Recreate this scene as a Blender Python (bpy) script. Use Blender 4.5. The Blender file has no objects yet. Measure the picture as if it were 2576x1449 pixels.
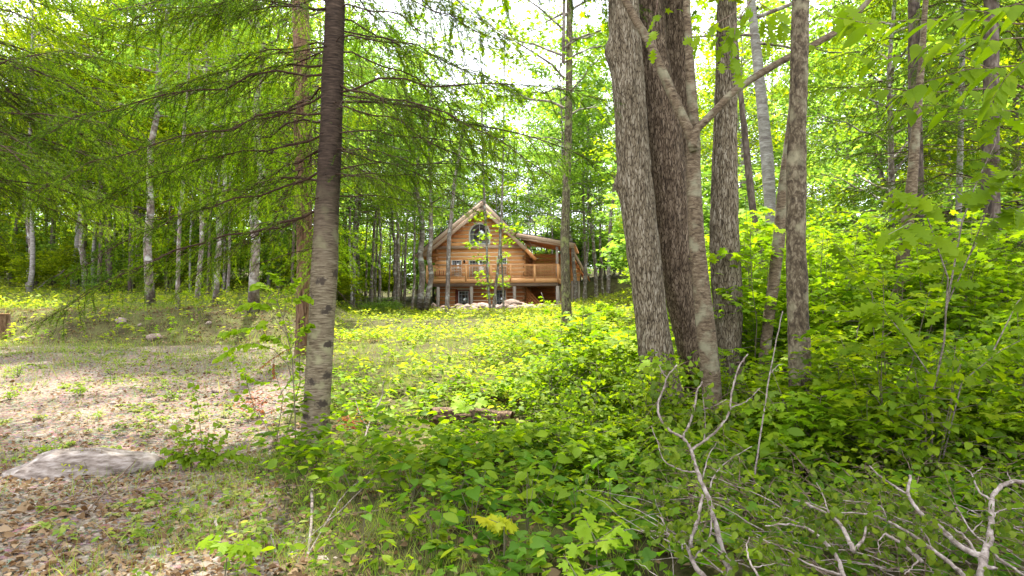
import bpy, math, random
import numpy as np
from mathutils import Vector, Matrix, Quaternion

# ------------------------------------------------------------------ camera, sky, sun, exposure
SC = bpy.context.scene
COL = SC.collection
CAM_H = 1.6
FPX = 1677.0                       # focal length in pixels of a 2576 x 1449 view of the photograph
PITCH = math.atan(75.5 / FPX)
cam_data = bpy.data.cameras.new('camera')
cam_data.sensor_width = 36.0
cam_data.lens = 36.0 * FPX / 2576.0
cam_data.clip_start = 0.05
cam_data.clip_end = 2000.0
cam = bpy.data.objects.new('camera', cam_data)
COL.objects.link(cam)
cam.location = (0, 0, CAM_H)
cam.rotation_euler = (math.pi / 2 + PITCH, 0, 0)
SC.camera = cam

SUN_EL, SUN_AZ = math.radians(61), math.radians(-9)     # azimuth from +Y (view direction) towards +X; the sun stands ahead and to the left
world = bpy.data.worlds.new('World')
SC.world = world
world.use_nodes = True
wn, wl = world.node_tree.nodes, world.node_tree.links
wn.clear()
w_out = wn.new('ShaderNodeOutputWorld')
w_bg = wn.new('ShaderNodeBackground')
w_sky = wn.new('ShaderNodeTexSky')
w_sky.sky_type = 'NISHITA'
w_sky.sun_disc = False
w_sky.sun_elevation = SUN_EL
w_sky.sun_rotation = SUN_AZ
w_sky.air_density = 1.0
w_sky.dust_density = 2.0
w_tc = wn.new('ShaderNodeTexCoord')
w_map = wn.new('ShaderNodeMapping')
w_map.inputs['Scale'].default_value = (2.0, 2.0, 4.5)
w_noise = wn.new('ShaderNodeTexNoise')
w_noise.inputs['Scale'].default_value = 1.4
w_noise.inputs['Detail'].default_value = 8
w_noise.inputs['Roughness'].default_value = 0.6
w_ramp = wn.new('ShaderNodeValToRGB')
w_ramp.color_ramp.elements[0].position = 0.30
w_ramp.color_ramp.elements[0].color = (0.55, 0.55, 0.55, 1)
w_ramp.color_ramp.elements[1].position = 0.62
w_ramp.color_ramp.elements[1].color = (1, 1, 1, 1)
w_mix = wn.new('ShaderNodeMix')
w_mix.data_type = 'RGBA'
w_mix.inputs[7].default_value = (7.6, 7.7, 8.4, 1)      # thin bright cloud
wl.new(w_tc.outputs['Generated'], w_map.inputs['Vector'])
wl.new(w_map.outputs['Vector'], w_noise.inputs['Vector'])
wl.new(w_noise.outputs['Fac'], w_ramp.inputs['Fac'])
wl.new(w_ramp.outputs['Color'], w_mix.inputs[0])
wl.new(w_sky.outputs['Color'], w_mix.inputs[6])
wl.new(w_mix.outputs[2], w_bg.inputs['Color'])
w_bg.inputs['Strength'].default_value = 0.135
wl.new(w_bg.outputs['Background'], w_out.inputs['Surface'])

sun_data = bpy.data.lights.new('sun', 'SUN')
sun_data.energy = 5.0
sun_data.angle = math.radians(1.8)
sun_data.color = (1.0, 0.95, 0.86)
sun = bpy.data.objects.new('sun', sun_data)
COL.objects.link(sun)
_sd = Vector((math.sin(SUN_AZ) * math.cos(SUN_EL), math.cos(SUN_AZ) * math.cos(SUN_EL), math.sin(SUN_EL)))
sun.rotation_euler = _sd.to_track_quat('Z', 'Y').to_euler()
sun.location = _sd * 200

SC.view_settings.view_transform = 'Standard'
SC.view_settings.look = 'None'
SC.view_settings.exposure = 2.05
SC.view_settings.gamma = 1.0
SC.view_settings.use_curve_mapping = False
SC.render.engine = 'CYCLES'
cy = SC.cycles
cy.max_bounces = 7
cy.diffuse_bounces = 4
cy.glossy_bounces = 2
cy.transmission_bounces = 5
cy.transparent_max_bounces = 4
cy.sample_clamp_indirect = 6.0
cy.use_denoising = True

# ------------------------------------------------------------------ helpers
RNG = np.random.default_rng(7)
_c, _s = math.cos(PITCH), math.sin(PITCH)


def ray(u, v):
    a, b = (u - 1288.0) / FPX, (724.5 - v) / FPX
    return np.array([a, _c - b * _s, _s + b * _c])


def P(u, v, Y):
    """The world point seen at (u, v) of the 2576-pixel-wide view, at distance Y along the ground."""
    d = ray(u, v)
    t = Y / d[1]
    return np.array([d[0] * t, Y, CAM_H + d[2] * t])


def sstep(a, b, x):
    t = np.clip((x - a) / (b - a), 0, 1)
    return t * t * (3 - 2 * t)


def wob(x, y, k, ph=0.0):
    return (np.sin(x * k + 1.7 * np.sin(y * k * .7 + ph) + ph) + np.sin(y * k * 1.3 + 1.3 * np.sin(x * k * .9 + 2 * ph) + 2.1 * ph)) * .5


def left_bank(x, y):
    return sstep(-5.0, -8.5, x + .22 * (y - 21) + .5 * wob(x, y, .35, 1.0))


def gh(x, y):
    x = np.asarray(x, float); y = np.asarray(y, float)
    h = .012 * np.clip(y, 0, 8) + .066 * np.clip(y - 8, 0, 12) + .034 * np.clip(y - 20, 0, 42) + .085 * np.clip(y - 66, 0, 120)
    w = left_bank(x, y)
    h = h + w * (.85 * sstep(20.0, 22.4, y + .4 * wob(x, y, .5)) + .05 * np.clip(y - 22, 0, 60))
    h = h + .05 * sstep(0, 12, x) * np.clip(y - 8, 0, 60)
    # low shoulder below the house pad
    h = h + .28 * sstep(-14, -8, x) * sstep(6, 2, x) * (sstep(24, 29, y) - sstep(40, 52, y))
    h = h + .035 * wob(x, y, 1.7, .6) + .06 * wob(x, y, .55, 2.2) * sstep(3, 10, y)
    # the house stands on a level pad
    pad = sstep(15, 11, np.hypot((x - 1.5) * .9, (y - 62)))
    h = h * (1 - pad) + 2.28 * pad
    return h


def G(u, Y):
    """A point on the ground at distance Y seen at column u."""
    x = (u - 1288.0) / FPX * Y
    x = P(u, 800, Y)[0]
    return np.array([x, Y, float(gh(x, Y))])


def vrow(Y, x=0.0):
    """image row of the ground at distance Y (for laying things out)"""
    z = float(gh(x, Y)) - CAM_H
    b = (z * _c - Y * _s) / (Y * _c + z * _s)
    return 724.5 - b * FPX


def ground_dist(u, v, lo=3.0, hi=90.0):
    """distance at which the ground is met at picture position (u, v)"""
    a = lo
    prev = None
    Y = lo
    while Y < hi:
        p = P(u, v, Y)
        if p[2] <= float(gh(p[0], Y)):
            return Y
        Y *= 1.01
    return hi


class MB:
    """collects faces; build() links them as one mesh object"""
    def __init__(self):
        self.V = []; self.F = {}; self.n = 0

    def add(self, V, F):
        V = np.asarray(V, np.float32).reshape(-1, 3)
        if not isinstance(F, list) or (len(F) and not hasattr(F[0], '__len__')):
            F = [F]
        for f in F:
            f = np.asarray(f, np.int64)
            if f.size == 0:
                continue
            if f.ndim == 1:
                f = f[None, :]
            self.F.setdefault(f.shape[1], []).append(f + self.n)
        self.V.append(V); self.n += len(V)

    def box(self, x0, x1, y0, y1, z0, z1):
        v = [(x0, y0, z0), (x1, y0, z0), (x1, y1, z0), (x0, y1, z0), (x0, y0, z1), (x1, y0, z1), (x1, y1, z1), (x0, y1, z1)]
        f = np.array([(0, 3, 2, 1), (4, 5, 6, 7), (0, 1, 5, 4), (1, 2, 6, 5), (2, 3, 7, 6), (3, 0, 4, 7)])
        self.add(v, f)
        return self

    def cbox(self, x0, x1, y0, y1, z0, z1, c=.02, jit=0.0):
        """box with chamfered front edges along x (a squared log)"""
        yz = [(y0 + c, z0), (y1, z0), (y1, z1), (y0 + c, z1), (y0, z1 - c), (y0, z0 + c)]
        v = [(x0, y, z) for y, z in yz] + [(x1, y, z) for y, z in yz]
        q = np.array([(i, i + 6, (i + 1) % 6 + 6, (i + 1) % 6) for i in range(6)])
        self.add(v, [q, np.array([[5, 4, 3, 2, 1, 0][::-1]]), np.array([[6, 7, 8, 9, 10, 11][::-1]])])
        return self

    def prism(self, pts, y0, y1):
        """outline in x,z extruded in y"""
        n = len(pts)
        v = [(x, y0, z) for x, z in pts] + [(x, y1, z) for x, z in pts]
        q = np.array([(i, (i + 1) % n, (i + 1) % n + n, i + n) for i in range(n)])
        self.add(v, [q, np.arange(n)[::-1][None, :], (np.arange(n) + n)[None, :]])
        return self

    def tube(self, pts, rad, seg=6, cap=True):
        pts = np.asarray(pts, float); n = len(pts)
        rad = np.broadcast_to(np.asarray(rad, float), (n,))
        t = np.gradient(pts, axis=0)
        t /= np.linalg.norm(t, axis=1)[:, None] + 1e-9
        ref = np.array([0, 0, 1.0]) if abs(t[:, 2]).mean() < .8 else np.array([1.0, 0, 0])
        a = np.cross(t, ref); a /= np.linalg.norm(a, axis=1)[:, None] + 1e-9
        b = np.cross(t, a)
        th = np.arange(seg) * 2 * math.pi / seg
        ring = a[:, None, :] * np.cos(th)[None, :, None] + b[:, None, :] * np.sin(th)[None, :, None]
        V = (pts[:, None, :] + ring * rad[:, None, None]).reshape(-1, 3)
        i = np.arange(n - 1)[:, None] * seg; j = np.arange(seg)[None, :]; k = (j + 1) % seg
        F = np.stack([i + j, i + k, i + seg + k, i + seg + j], -1).reshape(-1, 4)
        self.add(V, [F])
        if cap:
            self.F.setdefault(seg, []).append(np.arange(seg)[None, ::-1] + self.n - len(V))
            self.F.setdefault(seg, []).append(np.arange(seg)[None, :] + self.n - seg)
        return self

    def mesh(self, name, mat, smooth=False):
        me = bpy.data.meshes.new(name)
        V = np.concatenate(self.V) if self.V else np.zeros((0, 3), np.float32)
        loops, starts, tot = [], [], 0
        for k, fs in self.F.items():
            f = np.concatenate(fs)
            loops.append(f.ravel()); starts.append(tot + np.arange(len(f)) * k); tot += f.size
        loops = np.concatenate(loops).astype(np.int32); starts = np.concatenate(starts).astype(np.int32)
        me.vertices.add(len(V)); me.vertices.foreach_set('co', V.astype(np.float32).ravel())
        me.loops.add(len(loops)); me.loops.foreach_set('vertex_index', loops)
        me.polygons.add(len(starts)); me.polygons.foreach_set('loop_start', starts)
        me.update(calc_edges=True)
        if smooth:
            me.polygons.foreach_set('use_smooth', np.ones(len(starts), bool))
        if mat is not None:
            for m in (mat if isinstance(mat, (list, tuple)) else [mat]):
                me.materials.append(m)
        return me

    def build(self, name, mat, parent=None, smooth=False):
        return link(name, self.mesh(name, mat, smooth), parent)


def link(name, mesh, parent=None):
    o = bpy.data.objects.new(name, mesh)
    COL.objects.link(o)
    if parent is not None:
        o.parent = parent
    return o


def tag(o, label=None, cat=None, group=None, kind=None):
    if label: o['label'] = label
    if cat: o['category'] = cat
    if group: o['group'] = group
    if kind: o['kind'] = kind
    return o


def thing(name, label, cat, loc=(0, 0, 0), rotz=0.0, group=None):
    o = bpy.data.objects.new(name, None)
    o.empty_display_size = .2
    COL.objects.link(o)
    o.location = [float(c) for c in loc]
    o.rotation_euler = (0, 0, rotz)
    return tag(o, label, cat, group)


def copy_thing(root, loc, rotz=0.0, scale=1.0, label=None, group=None, lean=(0, 0)):
    r = root.copy(); COL.objects.link(r)
    r.location = [float(c) for c in loc]; r.rotation_euler = (lean[0], lean[1], rotz); r.scale = (scale,) * 3 if not hasattr(scale, '__len__') else scale
    if label: r['label'] = label
    if group: r['group'] = group
    for ch in list(root.children):
        c = ch.copy(); COL.objects.link(c); c.parent = r
        for g in list(ch.children):
            d = g.copy(); COL.objects.link(d); d.parent = c
    return r


# ------------------------------------------------------------------ materials
def new_mat(name):
    m = bpy.data.materials.new(name); m.use_nodes = True
    n, l = m.node_tree.nodes, m.node_tree.links
    n.clear()
    out = n.new('ShaderNodeOutputMaterial')
    return m, n, l, out


def ramp(n, stops):
    r = n.new('ShaderNodeValToRGB')
    e = r.color_ramp.elements
    e[0].position, e[0].color = stops[0][0], (*stops[0][1], 1)
    e[1].position, e[1].color = stops[1][0], (*stops[1][1], 1)
    for p, c in stops[2:]:
        x = e.new(p); x.color = (*c, 1)
    return r


def leaf_mat(name, cols, trans=1.6, mixf=.5, gloss=.02, rough=.4, tint=(1.0, 1.0, .35)):
    """thin leaf: diffuse front, light coming through, a faint sheen; each leaf has its own tone"""
    m, n, l, out = new_mat(name)
    geo = n.new('ShaderNodeNewGeometry')
    k = len(cols)
    rp = ramp(n, [(i / (k - 1), c) for i, c in enumerate(cols)])
    oi = n.new('ShaderNodeObjectInfo')
    ad = n.new('ShaderNodeMath'); ad.operation = 'MULTIPLY_ADD'
    ad.inputs[1].default_value = .30
    sc_ = n.new('ShaderNodeMath'); sc_.operation = 'MULTIPLY'; sc_.inputs[1].default_value = .75
    l.new(geo.outputs['Random Per Island'], sc_.inputs[0])
    l.new(oi.outputs['Random'], ad.inputs[0]); l.new(sc_.outputs[0], ad.inputs[2])
    l.new(ad.outputs[0], rp.inputs['Fac'])
    d = n.new('ShaderNodeBsdfDiffuse'); t = n.new('ShaderNodeBsdfTranslucent')
    mul = n.new('ShaderNodeMix'); mul.data_type = 'RGBA'; mul.blend_type = 'MULTIPLY'
    mul.inputs[0].default_value = 1; mul.inputs[7].default_value = (trans * tint[0], trans * tint[1], trans * tint[2], 1)
    mul.clamp_result = False
    l.new(rp.outputs['Color'], d.inputs['Color']); l.new(rp.outputs['Color'], mul.inputs[6]); l.new(mul.outputs[2], t.inputs['Color'])
    mx = n.new('ShaderNodeMixShader'); mx.inputs[0].default_value = mixf
    l.new(d.outputs[0], mx.inputs[1]); l.new(t.outputs[0], mx.inputs[2])
    last = mx
    gloss *= .25; rough = .5
    if gloss > 0:
        g = n.new('ShaderNodeBsdfGlossy'); g.inputs['Roughness'].default_value = rough
        g.inputs['Color'].default_value = (.75, .9, .55, 1)
        m2 = n.new('ShaderNodeMixShader'); m2.inputs[0].default_value = gloss
        l.new(mx.outputs[0], m2.inputs[1]); l.new(g.outputs[0], m2.inputs[2])
        last = m2
    l.new(last.outputs[0], out.inputs['Surface'])
    return m


def bark_mat(name, dark, mid, light, sx=14.0, sz=2.2, lichen=None, bands=False, bump=.6, knots=False, upper=None):
    """bark: stretched fissures along the stem, or horizontal marks (bands) with dark knots"""
    m, n, l, out = new_mat(name)
    tc = n.new('ShaderNodeTexCoord')
    mp = n.new('ShaderNodeMapping'); mp.inputs['Scale'].default_value = (sx, sx, sz)
    l.new(tc.outputs['Object'], mp.inputs['Vector'])
    no = n.new('ShaderNodeTexNoise'); no.inputs['Scale'].default_value = 1.0; no.inputs['Detail'].default_value = 6; no.inputs['Roughness'].default_value = .65
    no.inputs['Distortion'].default_value = .6
    l.new(mp.outputs[0], no.inputs['Vector'])
    vo = n.new('ShaderNodeTexVoronoi'); vo.feature = 'DISTANCE_TO_EDGE'; vo.inputs['Scale'].default_value = 1.6
    l.new(mp.outputs[0], vo.inputs['Vector'])
    mm = n.new('ShaderNodeMath'); mm.operation = 'MULTIPLY_ADD'; mm.inputs[1].default_value = .25 if not bands else .12
    l.new(vo.outputs['Distance'], mm.inputs[0]); l.new(no.outputs['Fac'], mm.inputs[2])
    rp = ramp(n, [(.36, dark), (.72, light), (.54, mid)])
    l.new(mm.outputs[0], rp.inputs['Fac'])
    col = rp.outputs['Color']
    hgt = mm.outputs[0]
    if sx >= 30:                                            # dark fissures between the ridges
        cr = ramp(n, [(.0, (.22, .20, .18)), (.13, (1, 1, 1)), (.05, (.55, .52, .50))])
        l.new(vo.outputs['Distance'], cr.inputs['Fac'])
        mc = n.new('ShaderNodeMix'); mc.data_type = 'RGBA'; mc.blend_type = 'MULTIPLY'; mc.inputs[0].default_value = 1
        l.new(col, mc.inputs[6]); l.new(cr.outputs['Color'], mc.inputs[7]); col = mc.outputs[2]
    if lichen:
        n2 = n.new('ShaderNodeTexNoise'); n2.inputs['Scale'].default_value = 5.0; n2.inputs['Detail'].default_value = 5
        l.new(tc.outputs['Object'], n2.inputs['Vector'])
        r2 = ramp(n, [(.52, (0, 0, 0)), (.66, (.75, .75, .75))])
        l.new(n2.outputs['Fac'], r2.inputs['Fac'])
        mx = n.new('ShaderNodeMix'); mx.data_type = 'RGBA'; mx.inputs[7].default_value = (*lichen, 1)
        l.new(r2.outputs['Color'], mx.inputs[0]); l.new(col, mx.inputs[6]); col = mx.outputs[2]
    if knots:
        mp3 = n.new('ShaderNodeMapping'); mp3.inputs['Scale'].default_value = (3.4, 3.4, 5.0)
        l.new(tc.outputs['Object'], mp3.inputs['Vector'])
        v3 = n.new('ShaderNodeTexVoronoi'); v3.inputs['Scale'].default_value = 1.0; v3.inputs['Randomness'].default_value = 1
        n3 = n.new('ShaderNodeTexNoise'); n3.inputs['Scale'].default_value = 26; n3.inputs['Detail'].default_value = 4
        l.new(tc.outputs['Object'], n3.inputs['Vector'])
        l.new(mp3.outputs[0], v3.inputs['Vector'])
        a3 = n.new('ShaderNodeMath'); a3.operation = 'MULTIPLY_ADD'; a3.inputs[1].default_value = .5
        l.new(n3.outputs['Fac'], a3.inputs[0]); l.new(v3.outputs['Distance'], a3.inputs[2])
        r3 = ramp(n, [(.42, (1, 1, 1)), (.54, (0, 0, 0))])
        l.new(a3.outputs[0], r3.inputs['Fac'])
        mx3 = n.new('ShaderNodeMix'); mx3.data_type = 'RGBA'; mx3.inputs[7].default_value = (.045, .035, .025, 1)
        l.new(r3.outputs['Color'], mx3.inputs[0]); l.new(col, mx3.inputs[6]); col = mx3.outputs[2]
    if upper:                                               # shade of its own boughs painted into the bark higher up the stem
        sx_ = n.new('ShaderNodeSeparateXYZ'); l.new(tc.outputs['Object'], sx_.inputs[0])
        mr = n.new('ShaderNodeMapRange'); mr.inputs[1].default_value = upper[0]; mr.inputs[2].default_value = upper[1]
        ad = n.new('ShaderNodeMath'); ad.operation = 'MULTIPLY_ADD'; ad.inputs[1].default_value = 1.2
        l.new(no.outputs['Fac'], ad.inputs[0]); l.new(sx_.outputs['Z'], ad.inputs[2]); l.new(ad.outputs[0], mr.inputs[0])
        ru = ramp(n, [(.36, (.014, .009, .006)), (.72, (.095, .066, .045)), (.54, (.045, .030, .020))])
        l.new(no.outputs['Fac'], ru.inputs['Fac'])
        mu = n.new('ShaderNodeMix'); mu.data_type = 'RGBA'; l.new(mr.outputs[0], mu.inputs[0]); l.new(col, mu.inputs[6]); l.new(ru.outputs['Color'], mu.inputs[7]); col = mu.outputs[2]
    d = n.new('ShaderNodeBsdfPrincipled'); d.inputs['Roughness'].default_value = .9
    d.inputs['Specular IOR Level'].default_value = .2
    l.new(col, d.inputs['Base Color'])
    bp = n.new('ShaderNodeBump'); bp.inputs['Strength'].default_value = bump; bp.inputs['Distance'].default_value = .02
    l.new(mm.outputs[0], bp.inputs['Height']); l.new(bp.outputs[0], d.inputs['Normal'])
    l.new(d.outputs[0], out.inputs['Surface'])
    return m


def wood_mat(name, dark, light, axis='X', rough=.65, vary=.35, grain=1.0):
    """sawn timber: fine grain along one axis, each piece its own tone"""
    m, n, l, out = new_mat(name)
    tc = n.new('ShaderNodeTexCoord')
    mp = n.new('ShaderNodeMapping')
    s = {'X': (1.2, 16, 22), 'Z': (16, 16, 1.2), 'Y': (16, 1.2, 22)}[axis]
    mp.inputs['Scale'].default_value = [c * grain for c in s]
    l.new(tc.outputs['Object'], mp.inputs['Vector'])
    no = n.new('ShaderNodeTexNoise'); no.inputs['Scale'].default_value = 1; no.inputs['Detail'].default_value = 5; no.inputs['Roughness'].default_value = .6
    l.new(mp.outputs[0], no.inputs['Vector'])
    n2 = n.new('ShaderNodeTexNoise'); n2.inputs['Scale'].default_value = .9; n2.inputs['Detail'].default_value = 3
    l.new(tc.outputs['Object'], n2.inputs['Vector'])
    oi = n.new('ShaderNodeObjectInfo'); geo = n.new('ShaderNodeNewGeometry')
    a = n.new('ShaderNodeMath'); a.operation = 'ADD'
    l.new(oi.outputs['Random'], a.inputs[0]); l.new(geo.outputs['Random Per Island'], a.inputs[1])
    b = n.new('ShaderNodeMath'); b.operation = 'MULTIPLY_ADD'; b.inputs[1].default_value = vary * .5; 
    l.new(a.outputs[0], b.inputs[0])
    c = n.new('ShaderNodeMath'); c.operation = 'MULTIPLY_ADD'; c.inputs[1].default_value = .5
    l.new(n2.outputs['Fac'], c.inputs[0])
    e = n.new('ShaderNodeMath'); e.operation = 'MULTIPLY_ADD'; e.inputs[1].default_value = .5; e.inputs[2].default_value = -vary * .5
    l.new(no.outputs['Fac'], e.inputs[0]); l.new(e.outputs[0], c.inputs[2]); l.new(c.outputs[0], b.inputs[2])
    rp = ramp(n, [(.22, dark), (.75, light)])
    l.new(b.outputs[0], rp.inputs['Fac'])
    d = n.new('ShaderNodeBsdfPrincipled'); d.inputs['Roughness'].default_value = rough
    d.inputs['Specular IOR Level'].default_value = .3
    l.new(rp.outputs['Color'], d.inputs['Base Color'])
    bp = n.new('ShaderNodeBump'); bp.inputs['Strength'].default_value = .25; bp.inputs['Distance'].default_value = .01
    l.new(no.outputs['Fac'], bp.inputs['Height']); l.new(bp.outputs[0], d.inputs['Normal'])
    l.new(d.outputs[0], out.inputs['Surface'])
    return m


def plain_mat(name, col, rough=.6, metal=0.0, spec=.4):
    m, n, l, out = new_mat(name)
    d = n.new('ShaderNodeBsdfPrincipled')
    d.inputs['Base Color'].default_value = (*col, 1); d.inputs['Roughness'].default_value = rough
    d.inputs['Metallic'].default_value = metal; d.inputs['Specular IOR Level'].default_value = spec
    no = n.new('ShaderNodeTexNoise'); no.inputs['Scale'].default_value = 9; no.inputs['Detail'].default_value = 4
    tc = n.new('ShaderNodeTexCoord'); l.new(tc.outputs['Object'], no.inputs['Vector'])
    mx = n.new('ShaderNodeMix'); mx.data_type = 'RGBA'
    mx.inputs[6].default_value = (*[c * .8 for c in col], 1); mx.inputs[7].default_value = (*[min(1, c * 1.15) for c in col], 1)
    l.new(no.outputs['Fac'], mx.inputs[0]); l.new(mx.outputs[2], d.inputs['Base Color'])
    l.new(d.outputs[0], out.inputs['Surface'])
    return m


def rock_mat(name, a, b, c, scale=3.0, zs=3.2):
    m, n, l, out = new_mat(name)
    tc = n.new('ShaderNodeTexCoord')
    mp = n.new('ShaderNodeMapping'); mp.inputs['Scale'].default_value = (1, 1, zs); mp.inputs['Rotation'].default_value = (.3, .25, 0)
    l.new(tc.outputs['Object'], mp.inputs['Vector'])
    no = n.new('ShaderNodeTexNoise'); no.inputs['Scale'].default_value = scale; no.inputs['Detail'].default_value = 9; no.inputs['Roughness'].default_value = .62
    l.new(mp.outputs[0], no.inputs['Vector'])
    oi = n.new('ShaderNodeObjectInfo'); geo = n.new('ShaderNodeNewGeometry')
    ad = n.new('ShaderNodeMath'); ad.operation = 'ADD'
    l.new(oi.outputs['Random'], ad.inputs[0]); l.new(geo.outputs['Random Per Island'], ad.inputs[1])
    e = n.new('ShaderNodeMath'); e.operation = 'MULTIPLY_ADD'; e.inputs[1].default_value = .16; 
    l.new(ad.outputs[0], e.inputs[0]); 
    sb = n.new('ShaderNodeMath'); sb.operation = 'SUBTRACT'; sb.inputs[1].default_value = .16
    l.new(no.outputs['Fac'], sb.inputs[0]); l.new(sb.outputs[0], e.inputs[2])
    rp = ramp(n, [(.30, a), (.68, c), (.48, b)])
    l.new(e.outputs[0], rp.inputs['Fac'])
    d = n.new('ShaderNodeBsdfPrincipled'); d.inputs['Roughness'].default_value = .85; d.inputs['Specular IOR Level'].default_value = .25
    l.new(rp.outputs['Color'], d.inputs['Base Color'])
    bp = n.new('ShaderNodeBump'); bp.inputs['Strength'].default_value = .5; bp.inputs['Distance'].default_value = .03
    l.new(no.outputs['Fac'], bp.inputs['Height']); l.new(bp.outputs[0], d.inputs['Normal'])
    l.new(d.outputs[0], out.inputs['Surface'])
    return m


M = {}
M['leaf'] = leaf_mat('maple_leaf_green', [(.036, .082, .004), (.078, .142, .005), (.135, .205, .006), (.215, .268, .008)], 1.9, .52, .05, .42)
M['leaf_far'] = leaf_mat('wood_leaf_green', [(.040, .078, .006), (.100, .155, .007), (.175, .228, .008), (.265, .295, .010)], 1.9, .54, .04, .5)
M['leaf_pale'] = leaf_mat('hazed_wood_leaf', [(.050, .115, .018), (.095, .180, .028), (.150, .245, .040), (.225, .310, .050)], 1.8, .52, .05, .5, (1, 1, .5))  # distance haze put into the leaf colour, cooler and paler
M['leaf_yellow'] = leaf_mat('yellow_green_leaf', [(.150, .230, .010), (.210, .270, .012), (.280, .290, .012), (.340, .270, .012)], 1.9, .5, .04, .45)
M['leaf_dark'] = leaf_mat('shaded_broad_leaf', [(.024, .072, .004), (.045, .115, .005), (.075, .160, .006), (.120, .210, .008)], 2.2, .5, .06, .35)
M['leaf_olive'] = leaf_mat('wilted_leaf', [(.040, .072, .006), (.072, .115, .009), (.120, .170, .014), (.100, .100, .016)], 1.6, .42, .05, .45, (1, 1, .6))
M['leaf_lime'] = leaf_mat('lime_leaf', [(.105, .200, .008), (.155, .255, .009), (.230, .300, .010)], 1.8, .5, .05, .4)
M['cover'] = leaf_mat('ground_cover_leaf', [(.050, .100, .008), (.115, .175, .012), (.190, .240, .016), (.300, .300, .040)], 1.75, .48, .06, .42, (1, 1, .4))
M['grass'] = leaf_mat('grass_blade', [(.060, .120, .016), (.120, .200, .026), (.190, .250, .040), (.280, .260, .090)], 1.6, .45, .04, .4, (1, 1, .45))
M['needle'] = leaf_mat('fir_needle', [(.012, .036, .004), (.026, .064, .005), (.055, .105, .006), (.115, .160, .007)], 2.2, .44, .03, .5, (1.2, 1.1, .2))
M['needle_far'] = leaf_mat('far_fir_needle', [(.020, .055, .014), (.035, .085, .018), (.055, .110, .02)], 1.8, .42, .02, .5)
M['dead_leaf'] = leaf_mat('dead_leaf', [(.070, .038, .018), (.140, .084, .042), (.215, .145, .082), (.270, .200, .125)], 1.1, .25, .03, .5, (1, .8, .6))
M['rust'] = leaf_mat('rust_frond', [(.20, .06, .02), (.32, .11, .04)], 1.4, .4, .02, .5, (1, .7, .4))
M['bark_big'] = bark_mat('furrowed_grey_bark', (.034, .025, .014), (.145, .115, .072), (.310, .275, .205), 40, 6.5, None, bump=.9)
M['bark_dark'] = bark_mat('dark_brown_bark', (.024, .016, .009), (.092, .064, .038), (.230, .180, .125), 38, 7.0, None, bump=.8)
M['bark_smooth'] = bark_mat('smooth_banded_bark', (.040, .027, .015), (.110, .080, .048), (.200, .162, .108), 14, 40, (.20, .19, .12), bands=True, bump=.5)
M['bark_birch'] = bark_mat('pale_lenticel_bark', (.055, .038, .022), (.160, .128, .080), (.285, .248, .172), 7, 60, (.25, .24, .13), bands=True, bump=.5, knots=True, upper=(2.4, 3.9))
M['bark_rust'] = bark_mat('reddish_bark', (.032, .017, .009), (.110, .062, .030), (.195, .130, .078), 22, 3.0, None, bump=.8)
M['bark_far'] = bark_mat('far_grey_bark', (.055, .042, .032), (.145, .115, .092), (.26, .22, .185), 9, 4, (.42, .42, .38), bump=.3)
M['bark_white'] = bark_mat('white_birch_bark', (.12, .10, .09), (.21, .195, .17), (.34, .325, .30), 5, 16, None, bands=True, bump=.2)
M['bark_fardark'] = bark_mat('far_dark_bark', (.03, .022, .018), (.085, .062, .048), (.17, .14, .11), 9, 4, None, bump=.3)
M['stick'] = bark_mat('pale_grey_stick_bark', (.075, .058, .045), (.20, .165, .138), (.32, .285, .25), 22, 26, None, bands=True, bump=.3)
M['stick_brown'] = bark_mat('brown_stick_bark', (.045, .028, .018), (.125, .085, .058), (.22, .165, .125), 22, 18, None, bands=True, bump=.3)
M['rot'] = bark_mat('rotten_log_wood', (.022, .013, .008), (.085, .050, .028), (.190, .125, .075), 20, 20, None, bump=.9)
M['twig'] = plain_mat('fir_twig_wood', (.045, .027, .017), .9, 0, .1)
M['stem'] = plain_mat('green_brown_stem', (.10, .085, .045), .8)
M['rock'] = rock_mat('pale_granite', (.085, .062, .048), (.235, .195, .160), (.40, .365, .33), 4.5, 1.6)
M['rock_pink'] = rock_mat('mixed_fieldstone', (.07, .043, .030), (.17, .115, .088), (.31, .255, .22), 3.5)
M['gravel'] = rock_mat('gravel_stone', (.080, .062, .042), (.180, .145, .105), (.31, .27, .22), 8)
M['bark_moss'] = bark_mat('mossy_dark_bark', (.030, .024, .014), (.105, .085, .050), (.235, .210, .140), 30, 6.0, (.19, .21, .07), bump=.7)
M['bark_mottled'] = bark_mat('mottled_brown_bark', (.020, .014, .009), (.070, .052, .030), (.175, .145, .095), 22, 13, (.20, .18, .11), bump=.6)

# ------------------------------------------------------------------ ground
def gravel_zone(x, y):
    """1 on the bare gravel and leaf litter of the clearing at the left, 0 in the green"""
    edge = -1.55 - .26 * (y - 4.0) + .35 * wob(x, y, 1.3, .4) + .25 * wob(x, y, 3.1, 1.4)
    a = sstep(edge + .35, edge - .35, x)
    return a * sstep(20.5, 17.5, y + .8 * wob(x, y, .8))


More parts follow.
